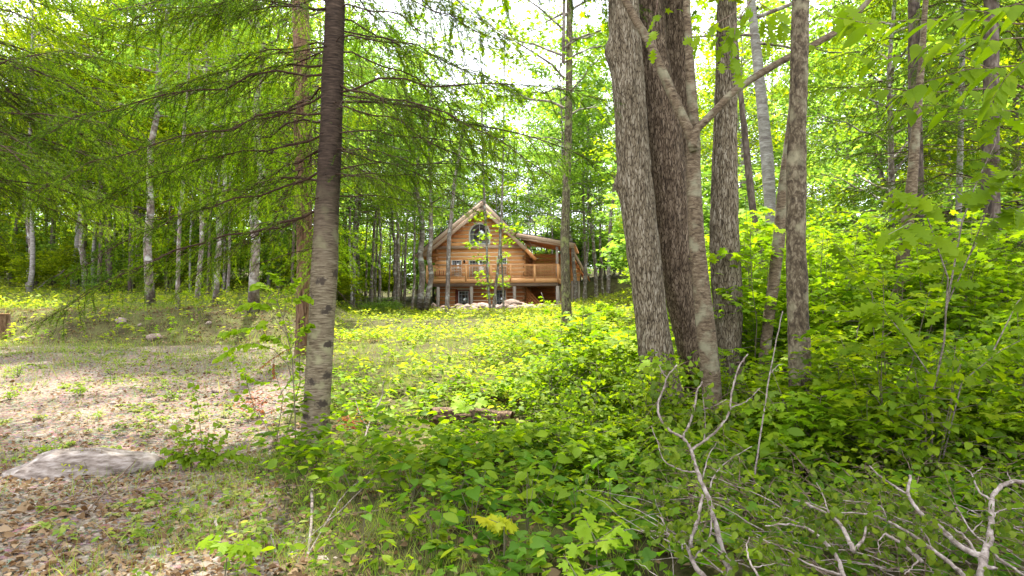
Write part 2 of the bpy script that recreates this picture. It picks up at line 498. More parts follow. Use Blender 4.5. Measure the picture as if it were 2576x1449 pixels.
def ground_mesh():
    tx = np.linspace(-1, 1, 231)
    xs = 22 * tx + 420 * tx ** 5
    ty = np.linspace(0, 1, 271)
    ys = -12 + 75 * ty + 560 * ty ** 5
    X, Y = np.meshgrid(xs, ys)
    Z = gh(X, Y) + .012 * wob(X, Y, 9.0, .3) * (Y < 14)
    V = np.stack([X, Y, Z], -1).reshape(-1, 3)
    n, k = X.shape
    i = (np.arange(n - 1)[:, None] * k + np.arange(k - 1)[None, :])
    F = np.stack([i, i + 1, i + k + 1, i + k], -1).reshape(-1, 4)
    b = MB(); b.add(V, [F])
    m, nn, l, out = new_mat('forest_ground')
    # how bare each place is, kept as a mesh attribute and broken up by noise in the material
    me = b.mesh('ground', m, True)
    at = me.attributes.new('bare', 'FLOAT', 'POINT')
    bare = gravel_zone(X, Y).ravel()
    Lb = left_bank(X, Y).ravel()
    bank = Lb * (sstep(19.0, 20.4, Y) - sstep(23.5, 26, Y)).ravel()
    pad = (sstep(-13, -10, X) * sstep(5, 3, X) * sstep(42, 46, Y) * sstep(62, 58, Y)).ravel()
    at.data.foreach_set('value', np.clip(bare + .18 * bank + .7 * pad, 0, 1).astype(np.float32))
    a = nn.new('ShaderNodeAttribute'); a.attribute_name = 'bare'
    tc = nn.new('ShaderNodeTexCoord')
    n1 = nn.new('ShaderNodeTexNoise'); n1.inputs['Scale'].default_value = 1.6; n1.inputs['Detail'].default_value = 8; n1.inputs['Roughness'].default_value = .7
    n2 = nn.new('ShaderNodeTexNoise'); n2.inputs['Scale'].default_value = 26; n2.inputs['Detail'].default_value = 6; n2.inputs['Roughness'].default_value = .7
    v2 = nn.new('ShaderNodeTexVoronoi'); v2.inputs['Scale'].default_value = 24
    for q in (n1, n2, v2): l.new(tc.outputs['Object'], q.inputs['Vector'])
    gr = ramp(nn, [(.30, (.072, .048, .028)), (.70, (.26, .200, .138)), (.5, (.155, .112, .072))])
    l.new(n2.outputs['Fac'], gr.inputs['Fac'])
    vc = nn.new('ShaderNodeMix'); vc.data_type = 'RGBA'; vc.blend_type = 'SOFT_LIGHT'; vc.inputs[0].default_value = .5
    l.new(gr.outputs['Color'], vc.inputs[6]); l.new(v2.outputs['Color'], vc.inputs[7])
    hs = nn.new('ShaderNodeHueSaturation'); hs.inputs['Saturation'].default_value = .8; l.new(vc.outputs[2], hs.inputs['Color'])
    fo = ramp(nn, [(.30, (.030, .022, .012)), (.72, (.105, .120, .030)), (.5, (.065, .058, .022))])
    l.new(n1.outputs['Fac'], fo.inputs['Fac'])
    mx = nn.new('ShaderNodeMix'); mx.data_type = 'RGBA'
    ad = nn.new('ShaderNodeMath'); ad.operation = 'MULTIPLY_ADD'; ad.inputs[1].default_value = 1.0
    sb = nn.new('ShaderNodeMath'); sb.operation = 'MULTIPLY_ADD'; sb.inputs[1].default_value = 1.2; sb.inputs[2].default_value = -.6
    l.new(n1.outputs['Fac'], sb.inputs[0]); l.new(a.outputs['Fac'], ad.inputs[0]); l.new(sb.outputs[0], ad.inputs[2])
    cr = ramp(nn, [(.35, (0, 0, 0)), (.6, (1, 1, 1))])
    l.new(ad.outputs[0], cr.inputs['Fac']); l.new(cr.outputs['Color'], mx.inputs[0])
    l.new(fo.outputs['Color'], mx.inputs[6]); l.new(hs.outputs['Color'], mx.inputs[7])
    d = nn.new('ShaderNodeBsdfPrincipled'); d.inputs['Roughness'].default_value = .95; d.inputs['Specular IOR Level'].default_value = .1
    l.new(mx.outputs[2], d.inputs['Base Color'])
    bp = nn.new('ShaderNodeBump'); bp.inputs['Strength'].default_value = .7; bp.inputs['Distance'].default_value = .03
    l.new(n2.outputs['Fac'], bp.inputs['Height']); l.new(bp.outputs[0], d.inputs['Normal'])
    l.new(d.outputs[0], out.inputs['Surface'])
    return tag(link('ground', me), kind='structure')


ground_mesh()

# ------------------------------------------------------------------ leaf shapes (unit length, stalk end at the origin, tip along +Y, top side +Z)
def strip_leaf(ys, ws, fold=.12, droop=.18):
    ys = np.array(ys); ws = np.array(ws); k = len(ys)
    mid = [(0, y, -droop * y * y) for y in ys]
    L = [(-w, y + .02 * (w > 0), -droop * y * y + fold * w) for y, w in zip(ys[1:-1], ws[1:-1])]
    R = [(w, y, -droop * y * y + fold * w) for y, w in zip(ys[1:-1], ws[1:-1])]
    V = np.array(mid + L + R); n = k - 2
    T = [(0, 1, k), (0, k + n, 1), (k - 2, k - 1, k + n - 1), (k - 2, k + 2 * n - 1, k - 1)]
    Q = []
    for i in range(n - 1):
        Q += [(i + 1, i + 2, k + i + 1, k + i), (i + 1, k + n + i, k + n + i + 1, i + 2)]
    return V, [np.array(T), np.array(Q)] if Q else [np.array(T)]


def fan_leaf(pts, c=(0, .3), cup=.10, droop=.15):
    half = pts
    full = [(x, y) for x, y in half] + [(-x, y) for x, y in half[::-1] if x > 1e-6]
    V = [(c[0], c[1], 0)] + [(x, y, cup * abs(x) - droop * (y * abs(y)) - .25 * x * x) for x, y in full]
    n = len(full)
    F = np.array([(0, 1 + i, 1 + (i + 1) % n) for i in range(n)])
    return np.array(V), [F]


LEAF = {
    'diamond': (np.array([(0, 0, 0), (.36, .48, .07), (0, 1, -.12), (-.36, .48, .07)]), [np.array([(0, 1, 2), (0, 2, 3)])]),
    'oval': strip_leaf([0, .22, .5, .8, 1], [0, .22, .30, .17, 0]),
    'long': strip_leaf([0, .2, .45, .75, 1], [0, .13, .19, .12, 0], .15, .25),
    'heart': fan_leaf([(0, 0), (.16, -.13), (.36, -.06), (.42, .16), (.34, .42), (.18, .72), (0, 1)], (0, .3), .16, .2),
    'maple': fan_leaf([(0, 0), (.16, -.06), (.46, -.14), (.38, .10), (.60, .16), (.64, .46), (.40, .40), (.20, .46), (.32, .72), (.12, .74), (0, 1)], (0, .22), .05, .2),
    'maple_simple': fan_leaf([(0, 0), (.44, -.08), (.26, .14), (.58, .42), (.19, .46), (.16, .74), (0, 1)], (0, .22), .05, .2),
    'oak': strip_leaf([0, .14, .24, .34, .46, .56, .68, .78, .88, 1], [0, .07, .24, .10, .34, .12, .33, .10, .17, 0], .1, .25),
    'round': fan_leaf([(0, 0), (.26, .04), (.44, .26), (.46, .52), (.32, .78), (0, 1)], (0, .45), .35, .5),
    'dead': fan_leaf([(0, 0), (.22, .08), (.36, .34), (.25, .66), (0, 1)], (0, .4), .5, .35),
    'blade': (np.array([(-.012, 0, 0), (.012, 0, 0), (.010, .55, .02), (-.010, .55, .02), (0, 1, -.12)]), [np.array([(0, 1, 2, 3)]), np.array([(3, 2, 4)])]),
}


def put(b, shape, pos, d, n, s, wid=None):
    """many leaves: base points, directions, upward normals, lengths"""
    V, F = LEAF[shape]
    pos = np.asarray(pos, float); N = len(pos)
    if N == 0: return
    d = d / (np.linalg.norm(d, axis=1)[:, None] + 1e-9)
    n = n - (n * d).sum(1)[:, None] * d
    n /= np.linalg.norm(n, axis=1)[:, None] + 1e-9
    x = np.cross(d, n)
    s = np.broadcast_to(np.asarray(s, float), (N,))[:, None, None]
    w = 1.0 if wid is None else wid
    W = pos[:, None, :] + s * (w * V[None, :, 0:1] * x[:, None, :] + V[None, :, 1:2] * d[:, None, :] + V[None, :, 2:3] * n[:, None, :])
    off = (np.arange(N) * len(V))[:, None, None]
    b.add(W.reshape(-1, 3), [(f[None] + off).reshape(-1, f.shape[1]) for f in F])


def rdir(N, rng, zlo=-.5, zhi=.1):
    a = rng.random(N) * 2 * math.pi
    return np.stack([np.cos(a), np.sin(a), rng.uniform(zlo, zhi, N)], -1)


def rnorm(N, rng, j=.45):
    return np.stack([rng.normal(0, j, N), rng.normal(0, j, N), np.ones(N)], -1)


def field(rng, n, y0, y1, u0=-80, u1=2660, power=1.0, margin=.0):
    """random places on the ground inside the wedge the camera can see"""
    y = y0 + (y1 - y0) * rng.random(n) ** power
    y = np.sqrt(y0 ** 2 + (y1 ** 2 - y0 ** 2) * rng.random(n)) if power == 1.0 else y
    u = rng.uniform(u0, u1, n)
    x = (u - 1288) / FPX * y * 1.02
    return x, y


# ------------------------------------------------------------------ what covers the ground
def gravel():
    rng = np.random.default_rng(11)
    b = MB()
    base = np.array([(-1, -.8, -.3), (1, -.9, -.3), (1.1, .8, -.3), (-.9, .9, -.3), (-.7, -.5, .45), (.6, -.6, .5), (.75, .5, .42), (-.5, .6, .5)])
    F = np.array([(4, 5, 6, 7), (0, 1, 5, 4), (1, 2, 6, 5), (2, 3, 7, 6), (3, 0, 4, 7)])
    x, y = field(rng, 17500, 4.0, 20.0, -80, 1000, 1.3)
    k = (gravel_zone(x, y) > rng.random(len(x)) * .9 + .05)
    x, y = x[k], y[k]; N = len(x)
    s = np.clip(rng.lognormal(-4.55, .55, N), .005, .055) * (1 + .02 * y)
    a = rng.random(N) * 6.283
    sc = np.stack([s * rng.uniform(.7, 1.3, N), s * rng.uniform(.7, 1.3, N), s * rng.uniform(.4, .9, N)], -1)
    V = base[None] * (1 + rng.normal(0, .16, (N, 8, 3))) * sc[:, None, :]
    R = np.stack([V[..., 0] * np.cos(a)[:, None] - V[..., 1] * np.sin(a)[:, None], V[..., 0] * np.sin(a)[:, None] + V[..., 1] * np.cos(a)[:, None], V[..., 2]], -1)
    R += np.stack([x, y, gh(x, y) + .002], -1)[:, None, :]
    b.add(R.reshape(-1, 3), [(F[None] + (np.arange(N) * 8)[:, None, None]).reshape(-1, 4)])
    tag(b.build('gravel', M['gravel']), 'loose gravel and pebbles strewn over the bare clearing at the left', 'gravel', kind='stuff')


def litter():
    rng = np.random.default_rng(12)
    b = MB()
    x, y = field(rng, 30000, 3.6, 21, -80, 1500, 1.15)
    g = gravel_zone(x, y)
    near = sstep(9.5, 5.5, y)
    keep = rng.random(len(x)) < (g * (.42 + .58 * near) + (1 - g) * .55 * sstep(2.4, -1.0, x) * sstep(11, 7, y))
    x, y = x[keep], y[keep]; N = len(x)
    pos = np.stack([x, y, gh(x, y) + rng.uniform(.004, .03, N)], -1)
    put(b, 'dead', pos, rdir(N, rng, -.35, .35), rnorm(N, rng, .55), rng.uniform(.022, .062, N))
    x, y = field(rng, 5000, 4, 60, -80, 2600, 1.2)
    N = len(x)
    put(b, 'dead', np.stack([x, y, gh(x, y) + .02], -1), rdir(N, rng, -.3, .3), rnorm(N, rng, .5), rng.uniform(.05, .10, N))
    y = rng.uniform(19.5, 24, 5000); x = rng.uniform(-22, -4, 5000); N = 5000
    put(b, 'diamond', np.stack([x, y, gh(x, y) + .02], -1), rdir(N, rng, -.3, .3), rnorm(N, rng, .5), rng.uniform(.05, .11, N))
    tag(b.build('leaf_litter', M['dead_leaf']), 'brown dead leaves lying over the open ground', 'leaf litter', kind='stuff')


def grass():
    rng = np.random.default_rng(13)
    b = MB()
    # tufts
    x, y = field(rng, 5200, 4.0, 60, -80, 1750, 1.25)
    g = gravel_zone(x, y); L = left_bank(x, y)
    zone = .12 * g + .9 * (1 - g) * sstep(3.5, .0, x) * np.where(y < 9, .55, 1) 
    zone = zone + .8 * L * sstep(18, 20, y) + 1.0 * sstep(11, 18, y) * sstep(-3, -6, x) * sstep(23, 20, y)
    zone = zone * (.45 + .55 * (wob(x, y, 1.1, 3.0) > -.1))
    k = rng.random(len(x)) < zone
    x, y = x[k], y[k]
    m = rng.integers(8, 26, len(x))
    X = np.repeat(x, m); Y = np.repeat(y, m); N = len(X)
    rad = .05 + .010 * Y
    X = X + rng.normal(0, 1, N) * rad; Y2 = Y + rng.normal(0, 1, N) * rad
    h = rng.uniform(.07, .24, N) * (1 + .012 * Y2)
    d = np.stack([rng.normal(0, .45, N), rng.normal(0, .45, N), np.ones(N)], -1)
    nn = rdir(N, rng, -.1, .3)
    put(b, 'blade', np.stack([X, Y2, gh(X, Y2) - .005], -1), d, nn, h, 1.0 + .0)
    # fine dense grass and sprouts between the litter and the shaded plants, lower left
    n = 1500
    y = rng.uniform(3.9, 7.6, n); x = rng.uniform(-3.0, -.3, n) - .10 * (y - 4)
    k = rng.random(n) < (.25 + .75 * (wob(x, y, 2.6, 1.7) > -.15)) * sstep(-3.1, -2.2, x + .1 * (y - 4)) * sstep(.0, -.7, x)
    x, y = x[k], y[k]; m = rng.integers(3, 7, len(x)); x = np.repeat(x, m) + rng.normal(0, .025, m.sum()); y = np.repeat(y, m) + rng.normal(0, .025, m.sum()); N = len(x)
    d = np.stack([rng.normal(0, .5, N), rng.normal(0, .5, N), np.ones(N)], -1)
    put(b, 'blade', np.stack([x, y, gh(x, y) - .005], -1), d, rdir(N, rng, -.1, .3), rng.uniform(.05, .17, N))
    # wide blades farther off, where single thin ones would vanish
    x, y = field(rng, 24000, 11, 60, -80, 1700, 1.1)
    g = gravel_zone(x, y)
    k = rng.random(len(x)) < ((.10 + .5 * sstep(13, 18, y)) * g + (1 - g) * (.5 + .5 * (wob(x, y, .9, 1.0) > 0)))
    x, y = x[k], y[k]; N = len(x)
    d = np.stack([rng.normal(0, .4, N), rng.normal(0, .4, N), np.ones(N)], -1)
    put(b, 'blade', np.stack([x, y, gh(x, y) - .01], -1), d, rdir(N, rng, -.1, .3), rng.uniform(.12, .34, N), 1.6)
    tag(b.build('grass', M['grass']), 'thin green grass in tufts across the clearing and field', 'grass', kind='stuff')


def cover():
    rng = np.random.default_rng(14)
    # leafy plants nearer than the middle of the field: stems with several broad leaves
    def patch(n, y0, y1, shape, size, hts, mat, name, label, dens, per=(5, 10), power=1.0, u0=-250, u1=2950):
        n = int(n * (1.18 if u1 > 2900 else 1))
        b = MB()
        x, y = field(rng, n, y0, y1, u0, u1, power)
        k = rng.random(len(x)) < dens(x, y)
        x, y = x[k], y[k]
        m = rng.integers(*per, len(x))
        H = rng.uniform(*hts, len(x)) * (1 + .35 * wob(x, y, 1.4, 5.0))
        X = np.repeat(x, m); Y = np.repeat(y, m); HH = np.repeat(H, m); N = len(X)
        t = rng.random(N) ** .6
        dd = rdir(N, rng, -.45, .35)
        spread = HH * .28 + .02
        pos = np.stack([X + dd[:, 0] * spread * rng.random(N), Y + dd[:, 1] * spread * rng.random(N), gh(X, Y) + HH * (.25 + .75 * t)], -1)
        put(b, shape, pos, dd, rnorm(N, rng, .38), rng.uniform(size[0], size[1], N))
        return tag(b.build(name, M[mat]), label, 'ground cover', kind='stuff')

    def center(x, y):
        g = gravel_zone(x, y)
        gap = sstep(-1.6, -1.1, x) * sstep(.5, .1, x) * sstep(7.2, 7.9, y) * sstep(9.9, 9.3, y)
        return (1 - .85 * gap) * (1 - g) * (.35 + .65 * sstep(-2.2, 0.2, x - .02 * y)) * (1 - .5 * left_bank(x, y) * sstep(24, 20, y))
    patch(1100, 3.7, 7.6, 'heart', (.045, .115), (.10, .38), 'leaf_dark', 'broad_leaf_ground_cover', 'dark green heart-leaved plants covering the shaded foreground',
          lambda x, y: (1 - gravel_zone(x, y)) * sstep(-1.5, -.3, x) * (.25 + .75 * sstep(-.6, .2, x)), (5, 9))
    patch(3200, 5.4, 11.5, 'oval', (.06, .15), (.12, .58), 'leaf', 'leafy_ground_cover', 'mid green leafy plants between the big trunks', lambda x, y: center(x, y), (6, 11))
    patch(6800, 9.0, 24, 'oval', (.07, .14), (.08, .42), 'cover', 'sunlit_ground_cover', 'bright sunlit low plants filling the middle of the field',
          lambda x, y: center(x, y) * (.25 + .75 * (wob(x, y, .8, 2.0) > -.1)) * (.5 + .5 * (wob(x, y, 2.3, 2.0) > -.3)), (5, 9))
    patch(1300, 3.8, 8.5, 'oval', (.04, .10), (.10, .46), 'leaf', 'mixed_ground_cover', 'fresh green oval-leaved plants mixed into the shaded foreground',
          lambda x, y: (1 - gravel_zone(x, y)) * sstep(-1.6, -.2, x) * (.4 + .6 * (wob(x, y, 2.2, 3.0) > -.2)), (6, 13))
    patch(420, 4.2, 9.0, 'maple', (.05, .11), (.15, .50), 'leaf_lime', 'maple_sprouts', 'lime maple sprouts scattered through the foreground plants',
          lambda x, y: (1 - gravel_zone(x, y)) * sstep(-1.0, .4, x) * (wob(x, y, 1.7, 6.0) > .1), (5, 10))
    patch(3200, 8.5, 26, 'long', (.09, .20), (.15, .60), 'cover', 'tall_field_weeds', 'taller narrow-leaved weeds standing in clumps in the field',
          lambda x, y: center(x, y) * (wob(x, y, .75, 7.0) > .15), (6, 12))
    patch(2400, 8.5, 22, 'maple_simple', (.07, .14), (.12, .50), 'leaf_lime', 'field_sprouts', 'yellow-green sprouts scattered in the sunlit field',
          lambda x, y: center(x, y) * (wob(x, y, 1.1, 8.0) > .05), (5, 10))
    patch(20000, 20, 62, 'diamond', (.10, .19), (.08, .45), 'cover', 'distant_ground_cover', 'pale green low plants of the far field and wood edge',
          lambda x, y: center(x, y) * np.where(left_bank(x, y) * (y < 24.5) > .5, .5, 1) * (.6 + .4 * (wob(x, y, .5, 4.0) > -.2)) * (1 - .85 * sstep(16, 10, np.hypot(x + 1, y - 60))), (5, 9), 1.0)
    patch(480, 3.9, 8.0, 'oval', (.025, .065), (.04, .22), 'leaf', 'mixed_seedlings', 'small mixed green plants coming up through the litter at the lower left',
          lambda x, y: (sstep(-3.2, -2.0, x + .1 * (y - 4)) * sstep(.3, -.8, x) * .9), (5, 11), 1.0, 100, 1300)
    patch(1500, 4.5, 19, 'oval', (.03, .07), (.03, .10), 'grass', 'clearing_weeds', 'small weeds sprouting here and there in the gravel', lambda x, y: gravel_zone(x, y) * (wob(x, y, 1.3, 2.5) > -.05), (8, 18), 1.0, -80, 1000)


gravel(); litter(); grass(); cover()

# ------------------------------------------------------------------ tree kits
def limb_path(p0, az, el, L, rng, n=7, sag=.15, wig=.06):
    t = np.linspace(0, 1, n)
    d = np.array([math.cos(az) * math.cos(el), math.sin(az) * math.cos(el), math.sin(el)])
    pts = p0 + d[None] * (t * L)[:, None]
    pts[:, 2] += sag * L * (t ** 2 - 0) * (-1)
    w = rng.normal(0, wig * L, (n, 3)); w[0] = 0
    pts += np.cumsum(w, 0) * .35
    return pts


def broadleaf_kit(seed, H, cb, cr, nleaf, ls, shape='diamond', r0=.14, nl=26, mat='leaf_far', bark='bark_far', topflat=.8, lean=.02, clump=.45, up=.6, tz0=0.0):
    """trunk-with-limbs mesh and crown mesh of a broad-leaved tree, standing at the origin"""
    rng = np.random.default_rng(seed)
    tb = MB(); cb_ = MB()
    n = 14; t = np.linspace(0, 1, n)
    tr = np.stack([np.cumsum(rng.normal(0, .010 * H, n)) * .6 + lean * H * t, np.cumsum(rng.normal(0, .006 * H, n)) * .5, t * H], -1)
    tr[0, :2] = 0
    rr = r0 * (1 - .9 * t) + .01; rr[0] *= 1.25
    kz = tr[:, 2] >= tz0
    tb.tube(tr[kz], rr[kz], 9)
    ends = []
    for i in range(nl):
        f = (i + rng.random()) / nl
        z = cb + (H * .98 - cb) * f
        p0 = np.array([np.interp(z, tr[:, 2], tr[:, 0]), np.interp(z, tr[:, 2], tr[:, 1]), z])
        prof = math.sin(min(1, (f + .28)) * math.pi * topflat) * .85 + .25
        L = cr * prof * rng.uniform(.7, 1.15)
        az = i * 2.4 + rng.normal(0, .4); el = rng.uniform(.15, .9) * up + f * .35
        pts = limb_path(p0, az, el, L, rng)
        tb.tube(pts, np.linspace(.035 * L / cr + .01, .006, len(pts)), 4, False)
        ends += [(pts[j], 1.0) for j in (3, 4, 5, 6)]
        for q in range(4):
            j = rng.integers(2, 6)
            p2 = limb_path(pts[j], az + rng.uniform(-1.3, 1.3), el + rng.uniform(-.4, .4), L * rng.uniform(.25, .5), rng, 4)
            tb.tube(p2, np.linspace(.012, .004, 4), 3, False)
            ends += [(p2[2], .8), (p2[3], 1.0)]
    E = np.array([e[0] for e in ends]); W = np.array([e[1] for e in ends]) * rng.gamma(1.2, 1, len(ends)); W /= W.sum()
    idx = rng.choice(len(E), nleaf, p=W)
    pos = E[idx] + rng.normal(0, 1, (nleaf, 3)) * np.array([clump, clump, clump * .42])
    put(cb_, shape, pos, rdir(nleaf, rng, -.7, .15), rnorm(nleaf, rng, .5), ls * rng.uniform(.6, 1.3, nleaf))
    return tb.mesh('trunk', M[bark], True), cb_.mesh('crown', M[mat])


def bush_kit(seed, H, R, nleaf, ls, shape='maple_simple', mat='leaf', nstem=6, stem_r=.010, layer=True):
    rng = np.random.default_rng(seed)
    tb = MB(); lb = MB(); tips = []
    for i in range(nstem):
        az = i * 2.4 + rng.random(); L = H * rng.uniform(.6, 1.02)
        lean = rng.uniform(.05, .45)
        n = 7; t = np.linspace(0, 1, n)
        pts = np.stack([math.cos(az) * lean * R * 1.3 * t ** 1.2, math.sin(az) * lean * R * 1.3 * t ** 1.2, L * t], -1) + np.cumsum(rng.normal(0, .02 * H, (n, 3)) * .4, 0) * (t > 0)[:, None]
        tb.tube(pts, np.linspace(stem_r, .003, n), 4, False)
        for q in range(9):
            f = rng.uniform(.25, .98)
            p0 = np.array([np.interp(f, t, pts[:, k]) for k in range(3)])
            a2 = rng.random() * 6.283
            p2 = limb_path(p0, a2, rng.uniform(.0, .6), R * rng.uniform(.35, .8) * (1.15 - .5 * f), rng, 5, .12)
            tb.tube(p2, np.linspace(.005, .002, 5), 3, False)
            tips += [p2[2], p2[3], p2[4], p2[4]]
    T = np.array(tips)
    idx = rng.integers(0, len(T), nleaf)
    pos = T[idx] + rng.normal(0, 1, (nleaf, 3)) * np.array([.13, .13, .035]) * R
    put(lb, shape, pos, rdir(nleaf, rng, -.5, .05), rnorm(nleaf, rng, .28), ls * rng.uniform(.6, 1.25, nleaf))
    return tb.mesh('stem', M['stem']), lb.mesh('foliage', M[mat])


def fir_branch_kit(seed, L, density=1.0, droop=.22, bare=.18, nl=.019, nw=.011, mat='needle'):
    """one fir branch along +X: wood mesh, needle mesh"""
    rng = np.random.default_rng(seed)
    wb = MB(); nb = MB()
    n = 12; t = np.linspace(0, 1, n)
    ax = np.stack([L * t, np.cumsum(rng.normal(0, .022 * L, n)) * .7, L * (.10 * t - droop * t ** 2) + np.cumsum(rng.normal(0, .012 * L, n))], -1)
    ax[0] = 0
    wb.tube(ax, np.linspace(.004 + .0038 * L, .003, n), 5, False)
    P0, D0, LL = [], [], []          # twigs that carry needles
    k = int(L / (.095 / density))
    for i in range(k):
        f = bare * .4 + (1 - bare * .4) * (i + rng.random()) / k
        p = np.array([np.interp(f, t, ax[:, q]) for q in range(3)])
        for sgn in (-1, 1):
            if rng.random() < .12: continue
            sl = (.40 * L ** .75) * (1.08 - f) ** .6 * rng.uniform(.4, 1.25) * (1 if f > bare else .7)
            ang = rng.uniform(.5, 1.25) * sgn
            m = 6; tt = np.linspace(0, 1, m)
            dirn = np.array([math.cos(ang), math.sin(ang), rng.uniform(-.25, .06)])
            q = p + dirn[None] * (tt * sl)[:, None]
            q[:, 2] -= sl * rng.uniform(.25, .8) * tt ** 2
            q += np.cumsum(rng.normal(0, .035 * sl, (m, 3)), 0)
            wb.tube(q, np.linspace(.0045, .0015, m), 3, False)
            dead = f < bare + rng.uniform(-.1, .12)
            tn = max(2, int(sl / .042 * density))
            for j in range(tn):
                g = (j + rng.random()) / tn
                if g < .15 + .35 * (1 - f): continue
                pp = np.array([np.interp(g, tt, q[:, c]) for c in range(3)])
                for s2 in (-1, 1, .2):
                    if dead and rng.random() < .8: continue
                    a2 = ang + s2 * rng.uniform(.5, .95)
                    P0.append(pp); D0.append((math.cos(a2), math.sin(a2), rng.uniform(-.6, .05))); LL.append(rng.uniform(.04, .105) * (1.15 - .5 * g))
            if not dead:
                P0.append(q[3]); D0.append(q[5] - q[3]); LL.append(np.linalg.norm(q[5] - q[3]) * 1.1)
    P0 = np.array(P0); D0 = np.array(D0); D0 /= np.linalg.norm(D0, axis=1)[:, None]; LL = np.array(LL)
    m = np.maximum(4, (LL / .0078).astype(int))
    I = np.repeat(np.arange(len(P0)), m)
    off = np.concatenate([np.linspace(0, 1, q) for q in m])
    base = P0[I] + D0[I] * (LL[I] * off)[:, None]
    side = np.cross(D0[I], np.array([0, 0, 1.0])); side /= np.linalg.norm(side, axis=1)[:, None] + 1e-6
    sg = np.where(np.arange(len(I)) % 2 == 0, 1.0, -1.0)
    nd = D0[I] * .55 + side * sg[:, None] * rng.uniform(.5, 1.0, len(I))[:, None] + rng.normal(0, .30, (len(I), 3))
    nd /= np.linalg.norm(nd, axis=1)[:, None]
    tip = base + nd * (nl * rng.uniform(.7, 1.25, len(I)))[:, None]
    w = D0[I] * nw
    V = np.stack([base - w * .5, base + w * .5, tip], 1).reshape(-1, 3)
    nb.add(V, [np.arange(len(V)).reshape(-1, 3)])
    return wb.mesh('branch', M['twig']), nb.mesh('needles', M[mat])


# ------------------------------------------------------------------ near trunks with modelled bark
def vnoise(th, z, nt, sz, seed):
    """lattice noise, periodic round the stem"""
    r = np.random.default_rng(seed)
    nz = 4096
    tab = r.random((nt, 257))
    a = (th / (2 * math.pi) * nt) % nt
    b = (z * sz) % 256
    i = np.floor(a).astype(int) % nt; j = np.floor(b).astype(int) % 256
    fa = a - np.floor(a); fb = b - np.floor(b)
    fa = fa * fa * (3 - 2 * fa); fb = fb * fb * (3 - 2 * fb)
    i2 = (i + 1) % nt; j2 = j + 1
    return (tab[i, j] * (1 - fa) + tab[i2, j] * fa) * (1 - fb) + (tab[i, j2] * (1 - fa) + tab[i2, j2] * fa) * fb


def trunk_mesh(path, rad, seed, furrow=.018, nt=34, fz=2.6, M_=88, step=.035, swell=.0, knots=(), mat=None, band=False, closed=True):
    """path (k,3) from the ground up, radii (k,)"""
    path = np.asarray(path, float); rad = np.asarray(rad, float)
    seglen = np.r_[0, np.cumsum(np.linalg.norm(np.diff(path, axis=0), axis=1))]
    Lt = seglen[-1]; n = int(Lt / step) + 2
    s = np.linspace(0, Lt, n)

    def smooth(col):
        v = np.interp(s, seglen, col)
        k = max(3, int(.5 / step)) | 1
        pad = np.r_[np.full(k // 2, v[0]) + (np.arange(-(k // 2), 0)) * (v[1] - v[0]), v, np.full(k // 2, v[-1]) + np.arange(1, k // 2 + 1) * (v[-1] - v[-2])]
        return np.convolve(pad, np.ones(k) / k, 'valid')
    p = np.stack([smooth(path[:, i]) for i in range(3)], -1)
    r = smooth(rad)
    tdir = np.gradient(p, axis=0); tdir /= np.linalg.norm(tdir, axis=1)[:, None]
    a = np.cross(tdir, np.array([0, 1.0, 0])); a /= np.linalg.norm(a, axis=1)[:, None]
    b = np.cross(tdir, a)
    th = np.arange(M_) * 2 * math.pi / M_
    TH, S = np.meshgrid(th, s)
    tw = TH + .25 * (vnoise(TH, S, 6, 1.3, seed + 1) - .5)
    if band:
        rel = (vnoise(TH, S, 16, 20, seed) - .5) * furrow + (vnoise(TH, S, 7, 3, seed + 3) - .5) * furrow * 1.6
    else:
        f1 = np.abs(vnoise(tw, S, nt, fz, seed) - .5) * 2
        f2 = np.abs(vnoise(tw, S, int(nt * 1.9), fz * 2.6, seed + 2) - .5) * 2
        rel = furrow * (np.minimum(f1 * 2.2, 1) * .8 + f2 * .45 - .7)
    big = (vnoise(TH, S, 4, .9, seed + 5) - .5) * .10 * r[:, None]
    R = r[:, None] + rel + big
    for (hs, hth, hr, hh) in knots:                         # a swelling: height along the stem, direction, reach, height
        dth = (TH - hth + math.pi) % (2 * math.pi) - math.pi
        R = R + hh * np.exp(-((S - hs) / hr) ** 2 - (dth * r[:, None] / hr) ** 2)
    if swell:
        R = R * (1 + swell * np.exp(-S / .35) * (1 + .5 * np.sin(TH * 4 + seed)))
    Vv = p[:, None, :] + R[..., None] * (a[:, None, :] * np.cos(TH)[..., None] + b[:, None, :] * np.sin(TH)[..., None])
    i = np.arange(n - 1)[:, None] * M_; j = np.arange(M_)[None]; k = (j + 1) % M_
    F = np.stack([i + j, i + M_ + j, i + M_ + k, i + k], -1).reshape(-1, 4)
    mb = MB(); mb.add(Vv.reshape(-1, 3), [F])
    mb.F.setdefault(M_, []).append(np.arange(M_)[None] + (n - 1) * M_)
    return mb.mesh('trunk', mat, True)


